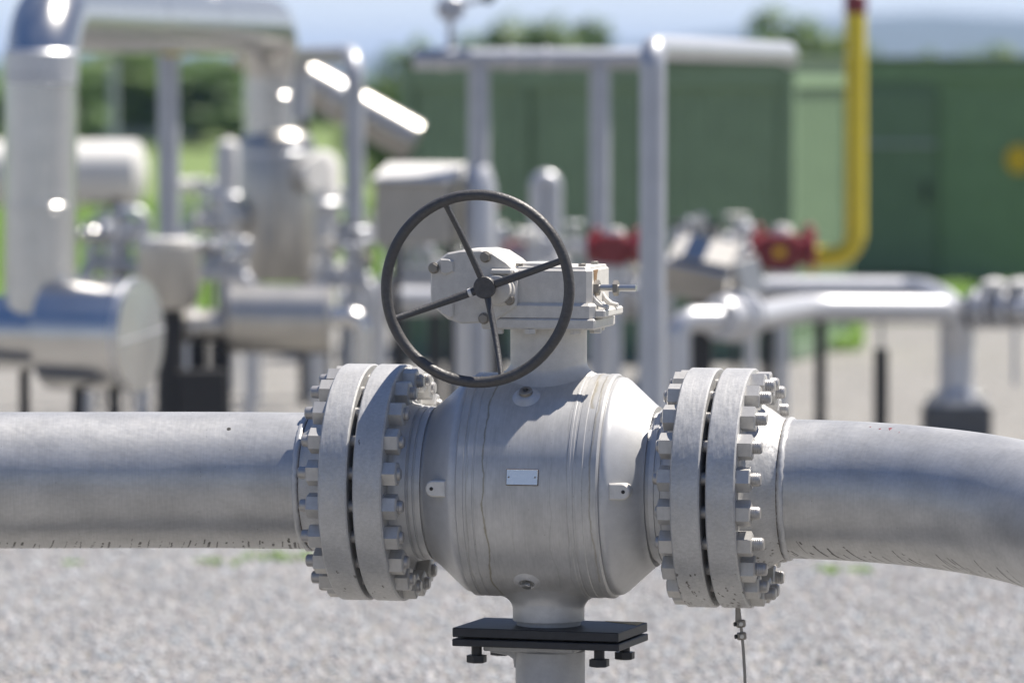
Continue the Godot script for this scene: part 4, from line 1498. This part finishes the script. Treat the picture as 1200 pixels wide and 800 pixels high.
# ---------------------------------------------------------------- rack, cabinet and actuators in the middle
func build_middle_plant() -> void:
	# cabinet
	var cp := at(490, 243, 28.0)
	thing("cabinet", "beige instrument cabinet with a white lid behind the handwheel", "cabinet", cp, -0.25)
	part("case", boxed(Vector3(0.40, 0.33, 0.3), 0.012), "beige_paint", null, Transform3D(Basis.IDENTITY, Vector3(0, -0.03, 0)))
	var st := begin()
	prism(st, [Vector2(-0.17, 0.137), Vector2(0.17, 0.137), Vector2(0.17, 0.15), Vector2(-0.17, 0.235)], -0.218, 0.218, 0.006, Transform3D(Basis.from_euler(Vector3(0, -PI / 2, 0)), Vector3.ZERO))
	part("lid", st, "white_paint")
	for x in [-0.15, 0.15]:
		st = begin()
		cyl(st, Vector3(x, -cp.y, -0.1), Vector3(x, -0.19, -0.1), 0.025, 10)
		part("leg", st, "black_steel")
	# pipe rack beam
	thing("pipe_rack", "pale blue-grey pipe beam on two posts in front of the green container", "pipe rack")
	var b0 := at(484, 69, 28.0)
	var b1 := at(752, 69, 28.0)
	var beam := run("beam", [b0, b1], px(12.5, 28.0), "grey_pipe", null, 0.01, 24)
	for q in [[561, 13.0], [703, 12.5]]:
		var p := at(q[0], 76, 28.0)
		st = begin()
		cyl(st, floor_of(p, 0.01), p, px(q[1], 28.0), 22)
		part("post", st, "grey_pipe")
		part("foot_plate", boxed(Vector3(0.24, 0.012, 0.24), 0.003), "grey_pipe", null, Transform3D(Basis.IDENTITY, floor_of(p, 0.006)))
	st = begin()
	var rp := at(561, 205, 28.0)
	lathe(st, [Vector2(-0.5, 0.092), Vector2(-0.06, 0.092), Vector2(0.05, 0.06), Vector2(0.055, 0.055)], 24, along(Vector3.UP, rp))
	part("reducer", st, "silver_pipe")
	for x in [520, 600, 640]:
		collar("clip", at(x, 69, 28.0), b1 - b0, px(14.5, 28.0), 0.03, "silver_pipe", beam)
	# gauge on the beam
	var gp := at(528, 50, 28.0)
	thing("pressure_transmitter", "dark instrument head on a thin stem above the rack beam", "instrument", gp)
	st = begin()
	cyl(st, Vector3(0, -0.03, 0), Vector3(0, 0.14, 0), 0.018, 12)
	part("stem", st, "grey_pipe")
	st = begin()
	lathe(st, [Vector2(-0.07, 0), Vector2(-0.07, 0.05), Vector2(-0.055, 0.066), Vector2(0.055, 0.066), Vector2(0.07, 0.05), Vector2(0.07, 0)], 24, along(Vector3(0.3, 0, 1), Vector3(0, 0.18, 0)))
	part("head", st, "grey_pipe")
	st = begin()
	cyl(st, Vector3(0.05, 0.21, 0), Vector3(0.2, 0.235, 0), 0.016, 10)
	part("branch", st, "grey_pipe")
	st = begin()
	lathe(st, [Vector2(-0.03, 0), Vector2(-0.03, 0.035), Vector2(0.03, 0.035), Vector2(0.03, 0)], 16, along(Vector3.BACK, Vector3(0.2, 0.24, 0)))
	part("gauge", st, "black_steel")
	# vent pipe with elbow
	thing("bent_pipe", "pale grey pipe rising to an elbow and running right along the container", "pipe")
	var v0 := at(765, 56, 22.0)
	run("tube", [floor_of(v0, 0.01), v0, at(922, 62, 27.0), at(926, 70, 35.9)], px(15.5, 22.0), "grey_pipe", null, 0.085, 26)
	collar("flange", floor_of(v0, 0.02), Vector3.UP, 0.13, 0.04, "grey_pipe")
	# inverted U
	thing("u_pipe", "shiny inverted U pipe behind the handwheel's right side", "pipe")
	run("tube", [floor_of(at(630, 208, 31.0)), at(630, 209, 31.0), at(649, 209, 31.0), floor_of(at(649, 209, 31.0))], px(10, 31.0), "silver_pipe", null, 0.09, 20)
	# red actuators
	actuator("red actuator with a white cap left of the tall bent pipe", at(722, 291, 26.6), 0.128, -0.3, false)
	actuator("red actuator with a yellow plate joined to the yellow pipe", at(917, 293, 31.0), 0.180, -0.1, true)
	actuator("small red actuator half hidden behind the handwheel's upper right", at(607, 292, 32.0), 0.10, 0.3, false)
	# white domes and pipework near the actuators
	small_valve("white domed valve behind the handwheel's top spoke", at(573, 276, 31.0), 0.10, Vector3(1, 0, 0), "white_paint", "red_paint")
	small_valve("pale valve under the cabinet's right side", at(535, 330, 29.4), 0.09, Vector3(1, 0, 0.2), "silver_pipe", "zinc")
	small_valve("white valve just left of the red capped actuator", at(672, 292, 30.5), 0.08, Vector3(1, 0, 0.3), "white_paint", "silver_pipe")
	skid("manifold of small fittings under the beige cabinet", 446, 540, 328, 29.6, 6, 505, "silver_pipe")
	skid("manifold of bright fittings seen through the handwheel", 548, 640, 318, 30.2, 6, 506, "silver_pipe")
	skid("manifold of bright fittings between handwheel and bent pipe", 648, 756, 338, 30.0, 7, 507, "silver_pipe")
	thing("header_pipe", "silver header pipe running behind the gearbox", "pipe")
	var h0 := at(560, 348, 30.6)
	var h1 := at(780, 346, 30.6)
	run("tube", [h0, h1], px(18, 30.6), "silver_pipe", null, 0.01, 24)
	flange_pair(h0.lerp(h1, 0.78), h1 - h0, px(29, 30.6), "silver_pipe")
	for f in [0.1, 0.9]:
		var p := h0.lerp(h1, f)
		st = begin()
		cyl(st, floor_of(p), p, 0.04, 12)
		part("support", st, "black_steel")

# ---------------------------------------------------------------- pipes, yellow line and flanged stand at the right
func build_right_plant() -> void:
	var D := 27.0
	# clad valve box tilted on the flanged fitting
	var jp := at(826, 318, D)
	thing("valve_box", "dented shiny clad box tilted over a flanged fitting", "valve jacket", jp)
	var up := Vector3(0.10, 0.84, 0.42).normalized()
	var ax := Vector3(0.88, -0.42, 0.05)
	ax = (ax - up * ax.dot(up)).normalized()
	var tilt := Basis(ax, up, ax.cross(up))
	part("case", boxed(Vector3(0.36, 0.20, 0.30), 0.02), "clad_dull", null, Transform3D(tilt, Vector3(-0.02, 0.0, 0)))
	part("flap", boxed(Vector3(0.10, 0.20, 0.26), 0.01), "clad_dull", null, Transform3D(Basis.from_euler(Vector3(0.1, -0.5, 0.25)), Vector3(0.20, -0.04, 0.0)))
	part("lid", boxed(Vector3(0.30, 0.02, 0.26), 0.008), "clad_dull", null, Transform3D(tilt, tilt * Vector3(0.0, 0.112, -0.01)))
	var st := begin()
	cyl(st, Vector3(0, -jp.y, -0.05), Vector3(0, -0.08, -0.05), 0.04, 12)
	part("stand", st, "black_steel")
	# fitting with elbow to the ground
	thing("flanged_fitting", "silver elbow and flanged fitting in front of the clad box", "pipe fitting")
	var f0 := at(795, 374, D - 0.6)
	var f1 := at(842, 374, D - 0.5)
	var f2 := at(888, 368, D)
	run("elbow", [floor_of(f0), f0, f1], px(14.5, D - 0.6), "silver_pipe", null, 0.09, 24)
	st = begin()
	lathe(st, [Vector2(-0.2, 0), Vector2(-0.2, 0.10), Vector2(-0.17, 0.115), Vector2(-0.14, 0.115), Vector2(-0.13, 0.085), Vector2(-0.02, 0.10), Vector2(-0.01, 0.13), Vector2(0.03, 0.13), Vector2(0.04, 0.10), Vector2(0.12, 0.08), Vector2(0.13, 0.115), Vector2(0.17, 0.115), Vector2(0.18, 0.06), Vector2(0.2, 0.06), Vector2(0.2, 0)], 28, along(f2 - f1, f1.lerp(f2, 0.4)))
	part("body", st, "silver_pipe")
	for k in 8:
		var a := TAU * k / 8.0
		var fr := along(f2 - f1, f1.lerp(f2, 0.4))
		st = begin()
		cyl(st, fr * Vector3(-0.19, cos(a) * 0.1, sin(a) * 0.1), fr * Vector3(-0.10, cos(a) * 0.1, sin(a) * 0.1), 0.012, 8)
		part("stud_bolt", st, "bolt_steel")
	# two parallel lines to the stand
	thing("twin_pipe", "upper of two silver pipes running right to the flanged stand", "pipe", Vector3.ZERO, 0.0, "twin silver pipes")
	run("tube", [at(884, 337, 29.6), at(1080, 338, 29.6), at(1108, 350, 29.0), at(1128, 372, 28.8)], px(13.5, 29.3), "silver_pipe", null, 0.12, 24)
	var sp := at(900, 337, 29.6)
	st = begin()
	cyl(st, floor_of(sp), sp, 0.035, 12)
	part("support", st, "black_steel")
	thing("twin_pipe", "lower of two silver pipes running right to the flanged stand", "pipe", Vector3.ZERO, 0.0, "twin silver pipes")
	run("tube", [at(880, 372, D), at(945, 361, 28.2), at(1118, 362, 28.7), at(1122, 410, 28.75)], px(16, 28.4), "silver_pipe", null, 0.12, 24)
	sp = at(962, 361, 28.3)
	st = begin()
	cyl(st, floor_of(sp), sp, 0.03, 12)
	part("support", st, "black_steel")
	# black pipe stand
	var bp := at(1033, 376, 28.6)
	thing("pipe_stand", "black pipe stand with a thin screw under the twin pipes", "post", floor_of(bp))
	st = begin()
	cyl(st, Vector3(0, 0, 0), Vector3(0, at(0, 408, 28.6).y, 0), px(8.5, 28.6), 16)
	part("post", st, "black_steel")
	st = begin()
	cyl(st, Vector3(0, at(0, 409, 28.6).y, 0), Vector3(0, bp.y, 0), 0.014, 10)
	part("screw", st, "zinc")
	# flanged stand
	var tp := at(1122, 372, 28.8)
	thing("flanged_stand", "upright grey pipe with a wide base flange on a dark concrete block", "pipe", floor_of(tp))
	var yb := at(0, 474, 28.8).y
	st = begin()
	var r := px(20.5, 28.8)
	lathe(st, [Vector2(yb, 0), Vector2(yb, r * 1.75), Vector2(yb + 0.03, r * 1.75), Vector2(yb + 0.035, r * 1.25), Vector2(yb + 0.09, r * 1.02), Vector2(yb + 0.12, r), Vector2(tp.y + 0.04, r), Vector2(tp.y + 0.06, r * 1.2), Vector2(tp.y + 0.1, r * 1.2), Vector2(tp.y + 0.11, 0)], 28, along(Vector3.UP))
	part("riser", st, "silver_pipe")
	for k in 8:
		var a := TAU * k / 8.0
		st = begin()
		cyl(st, Vector3(cos(a) * r * 1.5, yb + 0.0, sin(a) * r * 1.5), Vector3(cos(a) * r * 1.5, yb + 0.06, sin(a) * r * 1.5), 0.014, 8)
		part("stud_bolt", st, "zinc")
	part("block", boxed(Vector3(0.36, yb, 0.36), 0.02), "wet_concrete", null, Transform3D(Basis.IDENTITY, Vector3(0, yb / 2.0, 0)))
	# flanged valve chain leaving to the right
	thing("valve_chain", "row of silver flanges and valves leaving the frame at the right", "pipe fitting")
	var c0 := at(1125, 362, 28.8)
	var c1 := at(1290, 362, 28.4)
	run("tube", [c0, c1], px(12, 28.8), "silver_pipe", null, 0.01, 20)
	for q in [1152, 1176, 1204]:
		flange_pair(at(q, 362, 28.7), c1 - c0, px(24, 28.7), "silver_pipe")
	for q in [1166, 1196]:
		st = begin()
		lathe(st, [Vector2(0, 0.06), Vector2(0.1, 0.055), Vector2(0.12, 0.075), Vector2(0.145, 0.075), Vector2(0.16, 0.04), Vector2(0.17, 0)], 18, along(Vector3.UP, at(q, 362, 28.7)))
		part("bonnet", st, "white_paint")
	var rp := at(1190, 385, 28.3)
	st = begin()
	cyl(st, floor_of(rp, 0.35), rp, 0.014, 10)
	part("drain_rod", st, "grey_pipe")
	var lp := at(1230, 362, 28.6)
	st = begin()
	cyl(st, floor_of(lp), lp, 0.05, 12)
	part("support", st, "black_steel")
	# yellow vent line
	thing("yellow_pipe", "bright yellow vent pipe with a dark red cap rising at the right", "pipe")
	var y0 := at(946, 301, 31.4)
	var y1 := at(1003, 301, 31.4)
	var y2 := at(1003, 14, 31.4)
	run("tube", [y0, y1, y2], px(12.5, 31.4), "yellow_paint", null, 0.17, 24)
	collar("cap", at(1003, 4, 31.4), Vector3.UP, px(13.5, 31.4), px(24, 31.4), "red_paint")
	collar("flange", y0.lerp(y1, 0.1), y1 - y0, px(20, 31.4), 0.05, "yellow_paint")
	# dark kit above the clad box
	var kp := at(815, 268, 32.0)
	thing("cable_box", "dark junction box behind the top of the clad valve box", "box", floor_of(kp))
	part("case", boxed(Vector3(0.28, 0.08, 0.2), 0.01), "black_steel", null, Transform3D(Basis.IDENTITY, Vector3(0, kp.y, 0)))
	part("cover", boxed(Vector3(0.12, 0.05, 0.16), 0.01), "grey_pipe", null, Transform3D(Basis.IDENTITY, Vector3(-0.1, kp.y - 0.05, 0.05)))
	st = begin()
	cyl(st, Vector3(0, 0, 0), Vector3(0, kp.y - 0.03, 0), 0.03, 12)
	part("stand", st, "black_steel")
	skid("manifold of fittings behind the clad valve box", 782, 880, 306, 30.6, 6, 508, "silver_pipe")
	small_valve("pale valve between the clad box and the red actuator", at(862, 290, 31.4), 0.10, Vector3(1, 0, 0.1), "white_paint", "white_paint")

# ---------------------------------------------------------------- loose stones and weeds
func stone_mesh(sd: int) -> ArrayMesh:
	var r := RandomNumberGenerator.new()
	r.seed = sd
	var s := SphereMesh.new()
	s.radial_segments = 6
	s.rings = 3
	s.radius = 1.0
	s.height = 2.0
	var arr := s.get_mesh_arrays()
	var vs: PackedVector3Array = arr[Mesh.ARRAY_VERTEX]
	var idx: PackedInt32Array = arr[Mesh.ARRAY_INDEX]
	var n := FastNoiseLite.new()
	n.seed = sd
	n.frequency = 0.9
	var st := begin()
	for i in range(0, idx.size(), 3):
		var p := []
		for k in 3:
			var q := vs[idx[i + k]]
			p.append(q * (1.0 + 0.45 * n.get_noise_3dv(q)) * Vector3(1, 0.68, 0.85))
		var nn: Vector3 = (p[1] - p[0]).cross(p[2] - p[0]).normalized()
		if nn.dot(p[0] + p[1] + p[2]) < 0.0:
			nn = -nn
		if nn.length() > 0.5:
			tri(st, p[0], p[1], p[2], nn, nn, nn)
	return st.commit()

func build_gravel_and_weeds() -> void:
	for vset in 3:
		var mm := MultiMesh.new()
		mm.transform_format = MultiMesh.TRANSFORM_3D
		mm.use_colors = true
		mm.mesh = stone_mesh(300 + vset)
		var count := 44000
		mm.instance_count = count
		var r := RandomNumberGenerator.new()
		r.seed = 400 + vset
		for i in count:
			var d := 11.0 + 16.0 * pow(r.randf(), 0.9)
			var x := r.randf_range(-1.0, 1.0) * (d * 0.10 + 0.9)
			var s := r.randf_range(0.005, 0.012) * (1.0 if r.randf() < 0.93 else 1.5)
			var b := Basis.from_euler(Vector3(r.randf() * 0.8, r.randf() * TAU, r.randf() * 0.8)).scaled(Vector3.ONE * s)
			mm.set_instance_transform(i, Transform3D(b, Vector3(x, s * 0.25, -d)))
			var g := clampf(r.randfn(0.36, 0.075), 0.14, 0.58)
			var warm := r.randfn(0.0, 0.018)
			mm.set_instance_color(i, Color(g + warm, g, g - warm * 0.7 + 0.006))
		var o := MultiMeshInstance3D.new()
		o.name = numbered("gravel")
		o.multimesh = mm
		o.material_override = M["stone"]
		add_child(o)
		tag(o, ["loose pale grey gravel stones covering the yard", "loose mixed gravel stones covering the yard", "loose rounded gravel stones covering the yard"][vset], "gravel", "", "stuff")
	# grass blades
	var st := begin()
	var r := RandomNumberGenerator.new()
	r.seed = 88
	for k in 26:
		var a := r.randf() * TAU
		var o := Vector3(r.randfn() * 0.35, 0, r.randfn() * 0.35)
		var lean := Vector3(cos(a), 0, sin(a)) * r.randf_range(0.1, 0.6)
		var side := Vector3(-sin(a), 0, cos(a)) * 0.05
		var h := r.randf_range(0.5, 1.0)
		var m := o + lean * 0.4 + Vector3(0, h * 0.6, 0)
		var e := o + lean + Vector3(0, h, 0)
		var n := (Vector3.UP + lean).normalized()
		tri(st, o - side, o + side, m + side * 0.8, n, n, n)
		tri(st, o - side, m + side * 0.8, m - side * 0.8, n, n, n)
		tri(st, m - side * 0.8, m + side * 0.8, e, n, n, n)
	var tuft := st.commit()
	var spots := [[312, 658, 0.15, "weed tuft in the gravel under the left pipe near the flange"], [246, 663, 0.11, "small weed tuft in the gravel left of the larger tuft"], [376, 657, 0.12, "small weed tuft in the gravel beside the left flange"], [1003, 672, 0.12, "weed tuft in the gravel under the right pipe"], [75, 662, 0.07, "faint weed tuft in the gravel at the far left"]]
	for q in spots:
		var p := at(q[0], q[1], EYE / ((q[1] - HORIZON) / F))
		thing("weed_tuft", q[3], "weed", floor_of(p), 0.0, "weeds in the gravel")
		for k in 7:
			part("leaf_clump", tuft, "grass_blade", null, Transform3D(Basis.from_euler(Vector3(0, k * 1.3, 0)).scaled(Vector3.ONE * q[2] * 0.32), Vector3(r.randfn() * q[2] * 0.55, 0.0, r.randfn() * q[2] * 0.4)))
	var mg := MultiMesh.new()
	mg.transform_format = MultiMesh.TRANSFORM_3D
	mg.mesh = tuft
	mg.instance_count = 16000
	for i in 16000:
		var d := 43.0 + 40.0 * pow(r.randf(), 1.6)
		var x := r.randf_range(-1.0, 1.0) * (d * 0.12 + 1.0)
		if i < 700:       # strip of weeds along the right container and beside the first one
			d = r.randf_range(38.5, 43.0)
			x = (r.randf_range(880.0, 1000.0) - 600.0) / F * d
		mg.set_instance_transform(i, Transform3D(Basis.from_euler(Vector3(0, r.randf() * TAU, 0)).scaled(Vector3.ONE * r.randf_range(0.06, 0.16)), Vector3(x, 0.004, -d)))
	var go := MultiMeshInstance3D.new()
	go.name = numbered("grass")
	go.multimesh = mg
	go.material_override = M["grass_blade"]
	add_child(go)
	tag(go, "tall green grass growing behind the yard", "grass", "", "stuff")
